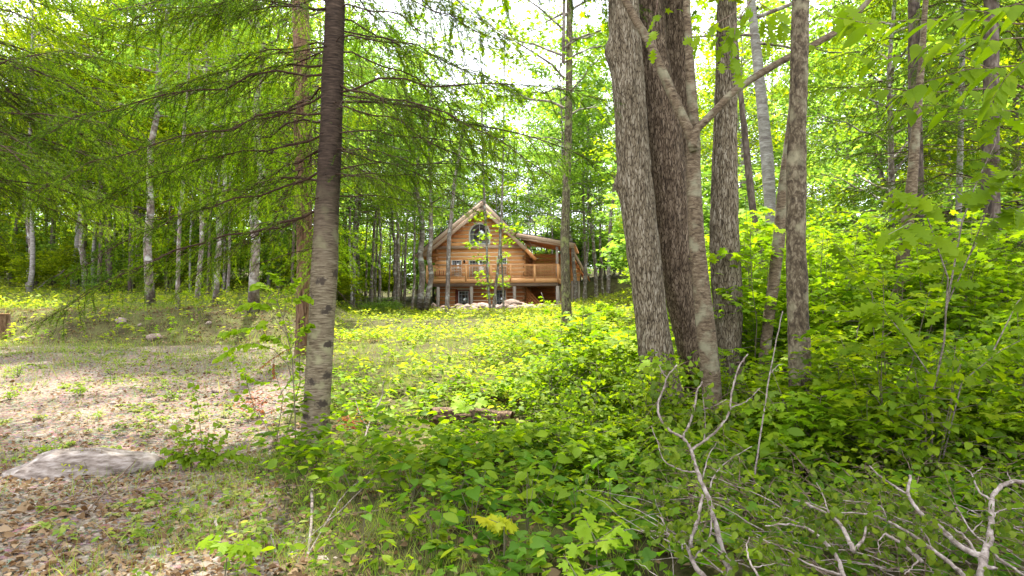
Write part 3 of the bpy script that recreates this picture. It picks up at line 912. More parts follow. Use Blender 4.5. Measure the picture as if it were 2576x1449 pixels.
def px_trunk(rows, Y, zbase=-.1, top=None, Ytop=None):
    """rows of (v, left edge, right edge) in the photograph, at distance Y: centre line and radii from the ground up"""
    rows = sorted(rows, key=lambda q: -q[0])
    pts, rad = [], []
    for v, a, b in rows:
        p = P((a + b) / 2, v, Y)
        pts.append(p); rad.append((b - a) / 2 / FPX * Y * .97)
    pts = np.array(pts); rad = np.array(rad)
    g = float(gh(pts[0, 0], Y))
    if pts[0, 2] > g + zbase:                               # carry it down into the ground
        d = (pts[0] - pts[1]); d = d / (d[2] if abs(d[2]) > 1e-3 else -1) if d[2] != 0 else np.array([0, 0, -1.0])
        drop = g + zbase - pts[0, 2]
        q = pts[0] + np.clip(d, -.3, .3) * drop; q[2] = g + zbase
        pts = np.vstack([q, pts]); rad = np.r_[rad[0] * 1.04, rad]
    if top:                                                 # carry it up beyond the frame
        d = pts[-1] - pts[-2]; d /= d[2]
        q = pts[-1] + d * (top - pts[-1, 2])
        pts = np.vstack([pts, q]); rad = np.r_[rad, max(.03, rad[-1] * .45)]
    return pts, rad

# ------------------------------------------------------------------ the log house
HA = math.radians(8)
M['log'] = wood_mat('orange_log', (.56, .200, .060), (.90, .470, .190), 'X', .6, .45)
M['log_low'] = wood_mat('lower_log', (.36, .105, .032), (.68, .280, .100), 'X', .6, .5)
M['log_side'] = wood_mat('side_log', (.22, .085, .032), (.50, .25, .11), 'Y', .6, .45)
M['chink'] = plain_mat('pale_chinking', (.86, .74, .55), .9)
M['deckwood'] = wood_mat('deck_timber', (.54, .225, .085), (.86, .48, .225), 'X', .6, .35)
M['deckpost'] = wood_mat('deck_upright_timber', (.54, .225, .085), (.86, .48, .225), 'Z', .6, .35)
M['soffit'] = wood_mat('soffit_boards', (.42, .13, .035), (.74, .30, .10), 'Y', .55, .5)
M['soffit_x'] = wood_mat('soffit_beams', (.44, .15, .045), (.76, .34, .13), 'X', .55, .4)
M['grey_timber'] = wood_mat('weathered_grey_timber', (.24, .19, .165), (.52, .45, .40), 'Z', .85, .4)
M['grey_beam'] = wood_mat('weathered_grey_beam', (.38, .25, .18), (.64, .48, .36), 'X', .85, .4)
M['brown_beam'] = wood_mat('brown_deck_beam', (.16, .105, .075), (.36, .26, .19), 'X', .85, .4)
M['roof'] = plain_mat('dark_roof_metal', (.055, .05, .048), .45, .3)
M['white'] = plain_mat('white_window_vinyl', (.78, .78, .77), .4)
M['redwood'] = wood_mat('dark_red_trim', (.12, .030, .020), (.26, .075, .045), 'Z', .6, .3)
M['glass'] = plain_mat('window_glass', (.030, .042, .055), .06, 0.0, 1.0)
for _n in M['glass'].node_tree.nodes:
    if _n.type == 'BSDF_PRINCIPLED': _n.inputs['IOR'].default_value = 2.2
M['black'] = plain_mat('black_lamp_metal', (.02, .02, .02), .4)
M['panel'] = plain_mat('pale_board', (.50, .47, .41), .8)
M['concrete'] = plain_mat('pale_foundation', (.34, .32, .27), .9)


def crop(cx, cy):
    return (1500 + .37951 * cx) / 1.49068, (700 + .37951 * cy) / 1.49068


E_ = np.array([math.cos(HA), -math.sin(HA)]); D_ = np.array([math.sin(HA), math.cos(HA)])
_cp = crop(900, 925); _p = P(_cp[0], _cp[1], 58.0)
HZ = 2.28
HO = np.array([_p[0], 58.0])


def FP(cx, cy, yd):
    u, v = crop(cx, cy); d = ray(u, v)
    t = (yd - float((np.array([0, 0]) - HO) @ D_)) / float(d[:2] @ D_)
    q = d * t
    return float((q[:2] - HO) @ E_), CAM_H + q[2] - HZ


def build_house():
    H = thing('log_house', 'two-storey orange log house with steep gable, arched window and raised front deck', 'house', (HO[0], HO[1], HZ), -HA)
    W = 1.9                        # wall plane behind the deck front
    RF = .55                       # front of the roof overhang
    B = 11.0                       # back of the house
    xl = FP(372, 1000, W)[0]; xr = FP(1228, 1000, W)[0]
    zd = FP(900, 925, 0)[1] + .12  # deck floor
    pk = FP(812, 128, RF); el = FP(262, 575, RF); el2 = FP(142, 662, RF)
    kk = FP(1150, 452, RF)
    mr = (kk[1] - pk[1]) / (kk[0] - pk[0]); ml = (pk[1] - el[1]) / (pk[0] - el[0])
    prr = FP(1600, 528, RF); ms = (prr[1] - kk[1]) / (prr[0] - kk[0])

    def roofz(x):
        return pk[1] + (ml * (x - pk[0]) if x < pk[0] else mr * (x - pk[0]))
    rt = .38
    zbeam0, zbeam1 = FP(760, 612, W)[1], FP(760, 588, W)[1]
    # backing walls (what shows between the logs)
    b = MB(); t_ = .16
    b.box(xl + .05, xr - .05, W + .02, W + .25, 0, zbeam1)
    xs = [x for x in np.linspace(xl, xr, 5)]
    def wl_x(z, off=rt * 1.35):   # where the underside of the roof meets height z
        return pk[0] + (z + off - pk[1]) / ml, pk[0] + (z + off - pk[1]) / mr
    a0, a1 = wl_x(zbeam1)
    top = pk[1] - rt * 1.35
    b.prism([(a0 + .1, zbeam1), (a1 - .1, zbeam1), (pk[0], top - .1)], W + .02, W + .25)
    b.box(xl + .05, xl + .25, W + .25, B, 0, zbeam1)
    b.box(xr - .25, xr - .05, W + .25, B, 0, zbeam1)
    b.box(xl + .05, xr - .05, B - .2, B, 0, zbeam1)
    b.prism([(a0 + .1, zbeam1), (a1 - .1, zbeam1), (pk[0], top - .1)], B - .2, B)
    b.build('wall', M['chink'], H)
    b = MB(); b.box(xl - .05, xr + .05, W - .02, B + .05, -.35, .18); b.build('foundation', M['concrete'], H)
    # openings in local x, z
    def rect(x0, x1, y0, y1):
        a = FP(x0, (y0 + y1) / 2, W)[0]; c = FP(x1, (y0 + y1) / 2, W)[0]
        return [a, c, FP((x0 + x1) / 2, y1, W)[1], FP((x0 + x1) / 2, y0, W)[1]]
    win1 = rect(511, 608, 728, 880)
    door = rect(682, 880, 728, 900); door[2] = zd + .05
    win2 = rect(958, 1056, 706, 872)
    gd1 = rect(578, 677, 1030, 1192); gd1[2] = .12
    gd2 = rect(950, 1046, 1020, 1190); gd2[2] = .12
    arch = rect(684, 888, 362, 572)
    ops = [win1, door, win2, gd1, gd2]
    # log courses on the front
    def course(z0, z1, x0f, x1f, holes, mat, rng):
        segs = [(x0f, x1f)]
        for h in holes:
            if h[2] - .1 < (z0 + z1) / 2 < h[3] + .1:
                ns = []
                for s in segs:
                    if h[1] + .1 < s[0] or h[0] - .1 > s[1]: ns.append(s); continue
                    if h[0] - .1 - s[0] > .12: ns.append((s[0], h[0] - .1))
                    if s[1] - h[1] - .1 > .12: ns.append((h[1] + .1, s[1]))
                segs = ns
        for s in segs:
            q = MB(); y = W + rng.uniform(-.015, .015)
            q.cbox(s[0], s[1], y, W + .1, z0 + .036, z1 - .036, .012)
            q.build('log', mat, H)
    rng = np.random.default_rng(3)
    z = .18; pitch = (zd - .18) / 7
    for i in range(7):
        ext = .18 if i % 2 else 0
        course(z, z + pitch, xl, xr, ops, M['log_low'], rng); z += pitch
    n2 = 8; pitch2 = (zbeam0 - z) / n2
    for i in range(n2):
        e1 = .0 if i < 4 else .14 * (i - 3)       # log ends stepping out below the eave
        course(z, z + pitch2, xl - .12 - e1, xr + .1, ops, M['log'], rng); z += pitch2
    z = zbeam1; pitch3 = pitch2 * 1.0
    while z < top - .15:
        z1 = min(z + pitch3, top - .02)
        a0, a1 = wl_x(z); c0, c1 = wl_x(z1)
        def holeat(zz):
            cx, r = (arch[0] + arch[1]) / 2, (arch[1] - arch[0]) / 2
            zs = arch[3] - r
            if zz > arch[3] + .08: return None
            if zz < zs: return cx - r - .06, cx + r + .06
            k = math.sqrt(max(0, (r + .08) ** 2 - (zz - zs) ** 2)); return cx - k, cx + k
        h0, h1 = holeat(z + .02), holeat(z1 - .02)
        y0 = W + rng.uniform(-.015, .015)
        zz0, zz1 = z + .036, z1 - .036
        if h0 is None:
            MB().prism([(a0, zz0), (a1, zz0), (c1, zz1), (c0, zz1)], y0, W + .1).build('log', M['log'], H)
        else:
            if h1 is None: h1 = ((h0[0] + h0[1]) / 2 - .02, (h0[0] + h0[1]) / 2 + .02)
            MB().prism([(a0, zz0), (h0[0], zz0), (h1[0], zz1), (c0, zz1)], y0, W + .1).build('log', M['log'], H)
            MB().prism([(h0[1], zz0), (a1, zz0), (c1, zz1), (h1[1], zz1)], y0, W + .1).build('log', M['log'], H)
        z = z1
    # logs along the right-hand side wall, and crossing ends at the corners
    z = .18
    for i in range(15):
        p_ = pitch if i < 7 else pitch2
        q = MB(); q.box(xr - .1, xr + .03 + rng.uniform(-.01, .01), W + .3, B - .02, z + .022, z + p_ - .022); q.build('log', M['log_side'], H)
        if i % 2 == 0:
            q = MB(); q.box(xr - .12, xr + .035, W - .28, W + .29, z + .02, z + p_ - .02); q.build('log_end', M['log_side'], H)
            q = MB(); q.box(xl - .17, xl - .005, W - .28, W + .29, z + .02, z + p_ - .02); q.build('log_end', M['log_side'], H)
        z += p_
    # bracket of stepped log ends under the left eave
    for k in range(5):
        x1 = xl - .14; zt = zbeam0 - .05 - k * .3
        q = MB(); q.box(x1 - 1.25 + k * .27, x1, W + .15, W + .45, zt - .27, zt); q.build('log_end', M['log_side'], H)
    # purlin ends and tie beam
    MB().box(wl_x(zbeam0)[0] - .15, xr + .25, W - .22, W + .02, zbeam0 - .02, zbeam1 + .03).build('tie_beam', M['grey_beam'], H)
    # roofs: slabs, dark metal on top, barge boards in front
    def slab(p0, p1, y0, y1, thick, mat, name, down=0.0):
        d = np.array([p1[0] - p0[0], p1[1] - p0[1]]); d /= np.linalg.norm(d); nn = np.array([-d[1], d[0]])
        if nn[1] < 0: nn = -nn
        A = np.array(p0) - nn * down; C = np.array(p1) - nn * down
        return MB().prism([tuple(A - nn * thick), tuple(C - nn * thick), tuple(C), tuple(A)], y0, y1).build(name, mat, H)
    el3 = (el2[0] - .02, roofz(el2[0] - .02))
    rend = FP(1385, 722, RF)[0]; rz = (rend, roofz(rend))
    pkt = (pk[0], pk[1])
    slab(el3, pkt, RF + .08, B + 1.0, .05, M['roof'], 'roof')
    slab(kk, pkt, RF + .08, B + 1.0, .05, M['roof'], 'roof')
    slab(el3, pkt, RF + .08, B + 1.0, .16, M['soffit'], 'roof_deck', .055)
    slab(kk, pkt, RF + .08, B + 1.0, .16, M['soffit'], 'roof_deck', .055)
    pe = FP(1625, 533, RF); pe = (pe[0] + .9, kk[1] + ms * (pe[0] + .9 - kk[0]))
    slab(kk, pe, RF + .08, 9.2, .05, M['roof'], 'roof')
    slab(kk, pe, RF + .08, 9.2, .14, M['soffit_x'], 'roof_deck', .055)
    for p0, p1 in ((el3, pkt), (kk, pkt), (kk, pe)):
        slab(p0, p1, RF - .02, RF + .06, .07, M['roof'], 'drip_edge', -.02)
        slab(p0, p1, RF, RF + .075, .34, M['grey_beam'], 'barge_board', .05)
    # heavy weathered rafters behind the barge boards; the right-hand one runs on under the porch roof
    in0 = .40
    slab((el3[0] + .5, roofz(el3[0] + .5)), (pk[0] + .05, pk[1] + .04), RF + .12, RF + .42, .30, M['grey_beam'], 'rafter', in0)
    k2 = FP(1282, 612, RF)
    slab((k2[0], roofz(k2[0]) + .06), (pk[0] - .05, pk[1] + .04), RF + .12, RF + .42, .30, M['grey_beam'], 'rafter', in0)
    slab(rz, (k2[0] + .01, roofz(k2[0] + .01) + .04), RF + .13, RF + .41, .28, M['soffit_x'], 'rafter', in0)
    slab((kk[0] + .35, kk[1] + ms * .35), pe, RF + .12, RF + .3, .12, M['grey_beam'], 'rafter', in0)
    for i in range(5):
        y = RF + .95 + i * 1.15
        x0 = kk[0] + .5 + .25 * i
        slab((x0, kk[1] + ms * (x0 - kk[0])), pe, y, y + .2, .26, M['soffit_x'], 'porch_rafter', .2)
        x0 = kk[0] + .35
    # steep roof of the rear right side with its rafters, seen from below
    q0 = FP(1672, 540, 3.2); q1 = FP(1862, 880, 3.2)
    slab(q1, q0, 3.2, B + .6, .05, M['roof'], 'roof')
    slab(q1, q0, 3.25, B + .6, .1, M['soffit'], 'roof_deck', .055)
    slab(q1, q0, 3.14, 3.2, .22, M['grey_beam'], 'barge_board', .03)
    dx, dz = q1[0] - q0[0], q1[1] - q0[1]
    for i in range(7):
        f = (i + .6) / 7
        x, zz = q0[0] + dx * f, q0[1] + dz * f
        q = MB(); q.box(x - .42, x - .26, 3.1, B, zz - .42, zz - .22); q.build('purlin', M['soffit'], H)
    # rear part wall under that roof
    xw = FP(1690, 900, 4.2)[0]; xw2 = FP(1778, 900, 4.2)[0]
    z = zd
    while z < q0[1] - 1.4:
        q = MB(); zt = z + pitch2 - .02
        x1 = min(xw2, q0[0] + (zt + .55 - q0[1]) / (dz / dx))
        if x1 - xw > .2: q.cbox(xw, x1, 4.2, 4.4, z + .02, zt, .03); q.build('log', M['log'], H)
        z += pitch2
    for xx in (xw + .08, xw2 - .12):
        MB().box(xx - .1, xx + .1, 4.24, 4.4, 0, zd).build('post', M['grey_timber'], H)
    # deck
    dl, dr = FP(262, 925, 0)[0], FP(1566, 905, 0)[0]
    drr = FP(1640, 905, 0)[0]
    rngd = np.random.default_rng(5)
    bw = .14
    y = .05
    while y < W - .04:
        MB().box(dl, dr, y, min(y + bw - .008, W - .03), zd - .04, zd).build('deck_board', M['deckwood'], H); y += bw
    y = W
    while y < 8.2:
        MB().box(xr + .045, dr, y, y + .5 - .01, zd - .04, zd).build('deck_board', M['deckwood'], H); y += .5
    zf0 = FP(900, 952, 0)[1]
    MB().box(dl, dr, -.05, .04, zf0, zd + .015).build('fascia', M['deckwood'], H)
    MB().box(dr - .045, dr + .045, .045, 8.2, zf0, zd + .015).build('fascia', M['deckwood'], H)
    zb0 = FP(900, 978, 0)[1]
    MB().box(dl + .03, dr - .06, .06, .30, zb0 - .06, zf0 + .04).build('beam', M['brown_beam'], H)
    x = dl + .3
    while x < dr - .1:
        y1 = W - .04 if x < xr + .1 else 8.1
        MB().box(x, x + .05, .31, y1, zd - .27, zd - .045).build('joist', M['soffit'], H); x += .42 if x < xr else .3
    for cx in (275, 376, 706, 1131, 1556):
        x = FP(cx, 1080, .15)[0]
        MB().box(x - .13, x + .13, .07, .32, -.3, zb0 - .065).build('post', M['grey_timber'], H)
    for yy in (4.0, 7.8):
        MB().box(dr - .35, dr - .12, yy, yy + .23, -.2, zd - .28).build('post', M['grey_timber'], H)
    zz = zd
    while zz < kk[1] - .75:                                  # log wall closing the back of the porch
        x1 = min(dr + .9, pe[0]); zt = min(zz + pitch2, kk[1] + ms * (x1 - kk[0]) - .25)
        if zt - zz < .12: break
        MB().cbox(xr + .06, x1, 8.6, 8.8, zz + .02, zt - .02, .02).build('log', M['log'], H); zz += pitch2
    # boarded back of the covered space under the deck (dark stair enclosure)
    for i in range(9):
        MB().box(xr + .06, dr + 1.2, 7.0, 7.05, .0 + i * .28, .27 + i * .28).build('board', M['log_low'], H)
    # boarded stair side running down to the right under the porch
    s0 = FP(1236, 985, W); s1 = FP(1425, 1185, W); dxs, dzs = s1[0] - s0[0], s1[1] - s0[1]
    for i in range(5):
        f0 = i * .30
        a_ = (s0[0], s0[1] - f0 - .02); c_ = (s1[0], s1[1] - f0 - .02)
        lo = max(0.0, 0)
        pts = [(a_[0] + .04, a_[1] - .26), (a_[0] + .04, a_[1]), (c_[0], c_[1]), (c_[0], c_[1] - .26)]
        tcut = 1.0
        if c_[1] - .26 < .02:
            tcut = max(.12, (a_[1] - .28) / (a_[1] - c_[1]))
        pts = [(a_[0] + .04, a_[1] - .26), (a_[0] + .04, a_[1]), (a_[0] + dxs * tcut, a_[1] + dzs * tcut), (a_[0] + dxs * tcut, a_[1] + dzs * tcut - .26)]
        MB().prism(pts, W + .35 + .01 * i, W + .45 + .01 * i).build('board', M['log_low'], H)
    MB().prism([(s0[0] + dxs * .25, 0), (s1[0] + .15, 0), (s1[0] - dxs * .05, s1[1] + .15), (s0[0] + dxs * .45, s0[1] + dzs * .45 - .9)], W + .25, W + .33).build('stair_footing', M['concrete'], H)
    # railing: one part, each post and baluster a piece of it
    zr = FP(900, 770, 0)[1]
    R_ = MB(); R_.box(dl - .03, dr + .03, -.08, .09, zr - .045, zr); R = R_.build('railing', M['deckwood'], H)
    MB().box(dl, dr, -.015, .035, zr - .14, zr - .05).build('rail', M['deckwood'], R)
    MB().box(dl, dr, -.015, .035, zd + .08, zd + .16).build('rail', M['deckwood'], R)
    MB().box(dr - .05, dr + .05, .10, 7.9, zr - .045, zr).build('rail', M['deckwood'], R)
    MB().box(dr - .02, dr + .02, .10, 7.9, zd + .08, zd + .16).build('rail', M['deckwood'], R)
    pxs = [FP(c, 830, 0)[0] for c in (267, 490, 655, 900, 1093, 1332, 1562)]
    bal = MB().box(-.019, .019, -.055, -.017, zd + .03, zr - .05).mesh('baluster', M['deckpost'])
    for i, x in enumerate(pxs):
        w = .075 if i else .06
        MB().box(x - w, x + w, -.10, -.05, zf0 + .1, zr - .046).build('rail_post', M['deckpost'], R)
        if i:
            a, c = pxs[i - 1] + .12, x - .1
            k = int((c - a) / .118)
            for j in range(k + 1):
                o = link('baluster', bal, R); o.location = (a + (c - a) * j / k, 0, 0)
    bal2 = MB().box(-.055 + .04, .04, -.019, .019, zd + .03, zr - .05).mesh('baluster', M['deckpost'])
    for j in range(26):
        o = link('baluster', bal2, R); o.location = (dr, .3 + j * .28, 0)
    # porch post up to the roof
    MB().box(dr - .3, dr - .08, 1.0, 1.22, zd + .001, kk[1] + ms * (dr - kk[0]) - .55).build('post', M['grey_timber'], H)

    # windows and doors
    def window(r, nx, ny, split=None, name='window', casing=None, case_mat='deckpost'):
        x0, x1, z0, z1 = r; f = .06
        q = MB()
        q.box(x0, x0 + f, W - .07, W + .05, z0, z1); q.box(x1 - f, x1, W - .07, W + .05, z0, z1)
        q.box(x0 + f, x1 - f, W - .07, W + .05, z0, z0 + f); q.box(x0 + f, x1 - f, W - .07, W + .05, z1 - f, z1)
        o = q.build(name, M['white'], H)
        m = MB()
        m.box(x0 + f, x1 - f, W + .0, W + .02, z0 + f, z1 - f); m.build('pane', M['glass'], o)
        m = MB()
        for i in range(1, nx):
            x = x0 + (x1 - x0) * i / nx; m.box(x - .012, x + .012, W - .025, W - .003, z0 + f, z1 - f)
        for j in range(1, ny):
            zz = z0 + (z1 - z0) * j / ny; m.box(x0 + f, x1 - f, W - .022, W - .002, zz - .012, zz + .012)
        if split == 'h': m.box(x0 + f, x1 - f, W - .06, W - .03, (z0 + z1) / 2 - .04, (z0 + z1) / 2 + .04)
        if split == 'v': m.box((x0 + x1) / 2 - .06, (x0 + x1) / 2 + .06, W - .06, W - .03, z0 + f, z1 - f)
        m.build('muntin', M['white'], o)
        c = .09
        q = MB(); q.box(x0 - c, x0 - .003, W - .045, W + .05, z0, z1 + c); q.box(x1 + .003, x1 + c, W - .045, W + .05, z0, z1 + c); q.box(x0 - .002, x1 + .002, W - .045, W + .05, z1 + .003, z1 + c)
        q.build('casing', M[case_mat], o)
        return o
    window(win1, 4, 6, 'h'); window(win2, 4, 6, 'h')
    window(door, 6, 6, 'v', 'patio_door')
    window(gd1, 3, 5, None, 'glazed_door', case_mat='redwood'); window(gd2, 3, 5, None, 'glazed_door')
    xa = FP(552, 1100, W)[0]
    MB().box(xa - .05, gd1[0] - .1, W - .05, W + .04, .18, gd1[3] + .1).build('shutter', M['redwood'], H)
    # arched window
    cx, r_ = (arch[0] + arch[1]) / 2, (arch[1] - arch[0]) / 2; zs = arch[3] - r_
    ang = np.linspace(0, math.pi, 21)
    out_ = [(cx - r_, arch[2])] + [(cx - r_ * math.cos(a), zs + r_ * math.sin(a)) for a in ang] + [(cx + r_, arch[2])]
    inn = [(cx - r_ + .09, arch[2] + .09)] + [(cx - (r_ - .09) * math.cos(a), zs + (r_ - .09) * math.sin(a)) for a in ang] + [(cx + r_ - .09, arch[2] + .09)]
    q = MB(); n = len(out_)
    V = [(x, W - .07, z) for x, z in out_] + [(x, W - .07, z) for x, z in inn] + [(x, W + .08, z) for x, z in out_] + [(x, W + .08, z) for x, z in inn]
    F = []
    for i in range(n):
        j = (i + 1) % n
        F += [(i, j, n + j, n + i), (i, 2 * n + i, 2 * n + j, j), (n + i, n + j, 3 * n + j, 3 * n + i), (2 * n + i, 3 * n + i, 3 * n + j, 2 * n + j)]
    q.add(V, [np.array(F)]); aw = q.build('arched_window', M['white'], H)
    MB().prism(inn, W + .01, W + .03).build('pane', M['glass'], aw)
    q = MB(); q.box(cx - .02, cx + .02, W - .03, W + .005, arch[2] + .09, arch[3] - .09); q.box(arch[0] + .09, arch[1] - .09, W - .027, W + .004, zs - .05, zs - .01)
    q.build('muntin', M['white'], aw)
    # wall lamp beside the patio door
    lx, lz = FP(638, 742, W)
    q = MB(); q.box(lx - .05, lx + .05, W - .1, W - .02, lz - .12, lz + .05); q.build('wall_lamp', M['black'], H)
    q = MB(); q.tube([(lx, W - .14, lz - .02), (lx, W - .14, lz + .10), (lx, W - .14, lz + .16)], [.12, .05, .01], 8); q.build('lamp_shade', M['black'], H)
    # pale board leaning on the wall by the second glazed door
    bx0, bz0 = FP(1055, 1205, W - .3); bx1, bz1 = FP(1098, 1145, W - .3)
    t = MB(); t.box(0, bx1 - bx0, 0, .05, 0, max(.5, bz1 - bz0)); 
    o = t.build('leaning_board', M['panel']); 
    w = HO + E_ * bx0 + D_ * (W - .45)
    o.location = (w[0], w[1], HZ); o.rotation_euler = (math.radians(-12), 0, -HA)
    tag(o, 'pale flat board leaning on the log wall right of the second glazed door', 'board')
    return H, zd, zr


HOUSE, DECK_Z, RAIL_Z = build_house()


# deck chair behind the left end of the railing, and small plants on it
def chair():
    x = FP(400, 840, .9)[0]; w = HO + E_ * x + D_ * .75
    t = thing('deck_chair', 'dark slatted lounge seat behind the left end of the deck railing', 'chair', (w[0], w[1], HZ + DECK_Z), -HA)
    MB().box(-.9, .9, -.3, .3, .38, .44).build('seat', M['redwood'], t)
    for i in range(10):
        a = -.85 + i * .185; h = .92 - .25 * abs(a)
        MB().box(a - .05, a + .05, .28, .33, .36, h).build('back_slat', M['redwood'], t)
    for sx in (-.8, .8):
        for sy in (-.25, .22):
            MB().box(sx - .04, sx + .04, sy - .03, sy + .03, 0, .379).build('leg', M['redwood'], t)


chair()


# ------------------------------------------------------------------ rocks
def rock_mesh(seed, mat, sub=3, rough=.18, flat=1.0, angular=.12):
    import bmesh
    bm = bmesh.new(); bmesh.ops.create_icosphere(bm, subdivisions=sub, radius=1)
    r = np.random.default_rng(seed)
    dirs = r.normal(0, 1, (9, 3)); dirs /= np.linalg.norm(dirs, axis=1)[:, None]; offs = r.uniform(.62, .95, 9)
    ph = r.random(6) * 6
    for v in bm.verts:
        p = np.array(v.co)
        for d, o in zip(dirs, offs):
            k = p @ d
            if k > o: p = p - d * (k - o) * (1 - angular)
        n = math.sin(p[0] * 3 + ph[0]) * math.sin(p[1] * 3.4 + ph[1]) + .5 * math.sin(p[2] * 7 + ph[2] + p[0] * 4) + .3 * math.sin(p[0] * 13 + ph[3]) * math.sin(p[1] * 11 + ph[4])
        p = p * (1 + rough * .5 * n + .05 * math.sin(p[0] * 19 + ph[5]) * math.sin(p[1] * 17 + p[2] * 23))
        v.co = (p[0], p[1], p[2] * flat)
    me = bpy.data.meshes.new('rock'); bm.to_mesh(me); bm.free()
    me.materials.append(mat)
    me.polygons.foreach_set('use_smooth', np.ones(len(me.polygons), bool))
    return me


RM = [rock_mesh(20 + i, M['rock_pink'], 3) for i in range(6)]


def rock(p, s, seed, label, rz=None, group=None, mesh=None, name='rock'):
    r = np.random.default_rng(seed)
    o = link(name, mesh or RM[seed % 6])
    o.location = [float(c) for c in p]; o.scale = s
    o.rotation_euler = (r.uniform(-.15, .15), r.uniform(-.15, .15), r.random() * 6.28 if rz is None else rz)
    return tag(o, label, 'rock', group)


# the row of boulders in front of the house (picture centre, width, height)
brow = [(1195, 772, 34, 20, 'rounded pale boulder at the left of the row before the house'),
        (1221, 773, 55, 26, 'white-topped brown boulder in front of the left glazed door'),
        (1247, 778, 38, 16, 'low rough rock right of the white-topped boulder'),
        (1284, 770, 66, 34, 'tall boulder below the second glazed door, between the slim saplings'),
        (1313, 772, 44, 24, 'broken brown rock behind the slim saplings'),
        (1302, 785, 78, 20, 'large smooth grey boulder right of the slim saplings, in front of the porch'),
        (1350, 779, 40, 12, 'low pale rock under the open porch'),
        (1383, 787, 52, 14, 'flat pink rock near the right deck post'),
        (1405, 775, 26, 16, 'small rock at the foot of the mossy trunk'),
        (1171, 784, 40, 14, 'low pinkish rock beside the grey slanting trunk'),
        (1092, 775, 16, 26, 'upright brown rock left of the deck'),
        (1065, 780, 22, 18, 'round grey rock at the foot of the paired trunks')]
for i, (u, v, w, h, lb) in enumerate(brow):
    if i == 5: u = 1322
    Y = 52.5 if i not in (3, 4) else 53.5
    p = P(u, v, Y); k = Y / FPX
    zb = float(gh(p[0], Y))
    zc = max(p[2], zb + .05)
    rock((p[0], Y, zc), (w * k * .48, w * k * .42, max(h * k * .5, zc - zb + .05)), 40 + i, lb)
rngr = np.random.default_rng(55)
for i in range(80):
    u = rngr.uniform(1100, 1425); Y = rngr.uniform(49, 53)
    p = G(u, Y); s = rngr.uniform(.14, .46)
    rock(p + [0, 0, s * .2], (s * 1.2, s, s * .8), 100 + i, 'small broken rock in the rubble strip before the log house', group='rubble rocks before the house')

# pale slab boulder at the lower left
Yb = ground_dist(190, 1195)
pb = G(188, Yb)
sl = rock_mesh(201, M['rock'], 4, .16, 1.0, .25)
o = rock((pb[0], Yb + .12, pb[2] - .01), (.74, .44, .27), 3, 'large pale grey slab boulder sunk in the litter at the lower left', .12, mesh=sl, name='boulder')
for (u, v, w, h, lb) in ((305, 808, 32, 20, 'pinkish stone standing out of the grassy bank at the left'), (390, 850, 48, 18, 'flat tan stone at the foot of the bank'), (56, 850, 30, 14, 'low stone at the foot of the bank near the stump'),
                         (352, 816, 14, 9, 'small stone high in the bank'), (525, 815, 16, 10, 'small grey stone in the middle of the bank'), (450, 775, 14, 7, 'small stone near the top of the bank'),
                         (102, 1052, 22, 14, 'small reddish stone lying in the gravel'), (290, 1015, 18, 10, 'flat brown stone in the gravel left of the shrub'), (550, 982, 30, 12, 'pale flat stone in the gravel beside the birch-barked trunk'), (640, 1000, 36, 10, 'long pale stone in the gravel near the thin saplings')):
    Y = ground_dist(u, v + h * .4); k = Y / FPX; p = G(u, Y)
    rock(p + [0, 0, h * k * .15], (w * k * .5, w * k * .4, h * k * .55), int(u), lb)

# ------------------------------------------------------------------ the nearest trees
def near_tree(name, label, rows, Y, seed, mat, top=9.0, furrow=.018, nt=34, fz=2.6, swell=.25, band=False, knots=(), crown=None, M_=88, step=.035, cat='tree'):
    pts, rad = px_trunk(rows, Y, -.12, top)
    base = pts[0].copy(); base[2] = float(gh(base[0], Y))
    t = thing(name, label, cat, base)
    me = trunk_mesh(pts - base, rad, seed, furrow, nt, fz, M_, step, swell, knots, M[mat], band)
    link('trunk', me, t)
    return t, pts, rad, base


def add_path_branch(parent, base, pix, Y, mat, seg=10, name='branch', jit=.0, seed=1):
    """pix rows (u, v, width[, Y])"""
    pts = np.array([P(q[0], q[1], q[3] if len(q) > 3 else Y) for q in pix]) - base
    rad = np.array([q[2] / 2 / FPX * (q[3] if len(q) > 3 else Y) for q in pix])
    n = max(2, int(len(pts) * 5)); s = np.linspace(0, len(pts) - 1, n)
    # Catmull-Rom through the points
    def cr(a, f):
        i = int(min(max(math.floor(f), 0), len(a) - 2)); t = f - i
        p1, p2 = a[i], a[i + 1]; p0 = a[i - 1] if i > 0 else 2 * p1 - p2; p3 = a[i + 2] if i + 2 < len(a) else 2 * p2 - p1
        return .5 * ((2 * p1) + (-p0 + p2) * t + (2 * p0 - 5 * p1 + 4 * p2 - p3) * t * t + (-p0 + 3 * p1 - 3 * p2 + p3) * t ** 3)
    C = np.array([cr(pts, f) for f in s]); R = np.array([np.interp(f, np.arange(len(rad)), rad) for f in s])
    if jit:
        C[1:] += np.random.default_rng(seed).normal(0, jit, (n - 1, 3))
    b = MB(); b.tube(C, R, seg)
    return b.build(name, mat, parent, True)


FIRB = [fir_branch_kit(300 + i, L, 1.0, dr) for i, (L, dr) in enumerate(((3.7, .17), (3.2, .24), (2.7, .2), (3.9, .22), (2.2, .3)))]


def fir_branches(parent, axis_at, zs, rng, azf, sc=(.8, 1.1), tilt=(-.12, .32)):
    for z in zs:
        w, nd = FIRB[rng.integers(0, len(FIRB))]
        o = link('branch', w, parent)
        o.location = axis_at(z)
        o.rotation_euler = (rng.uniform(-.2, .2), rng.uniform(*tilt), azf(z, rng))
        s = rng.uniform(*sc)
        if z < 3.9 and math.cos(o.rotation_euler[2]) > .5 and parent is fir: s *= .62
        o.scale = (s, s, s)
        c = link('needles', nd, o)


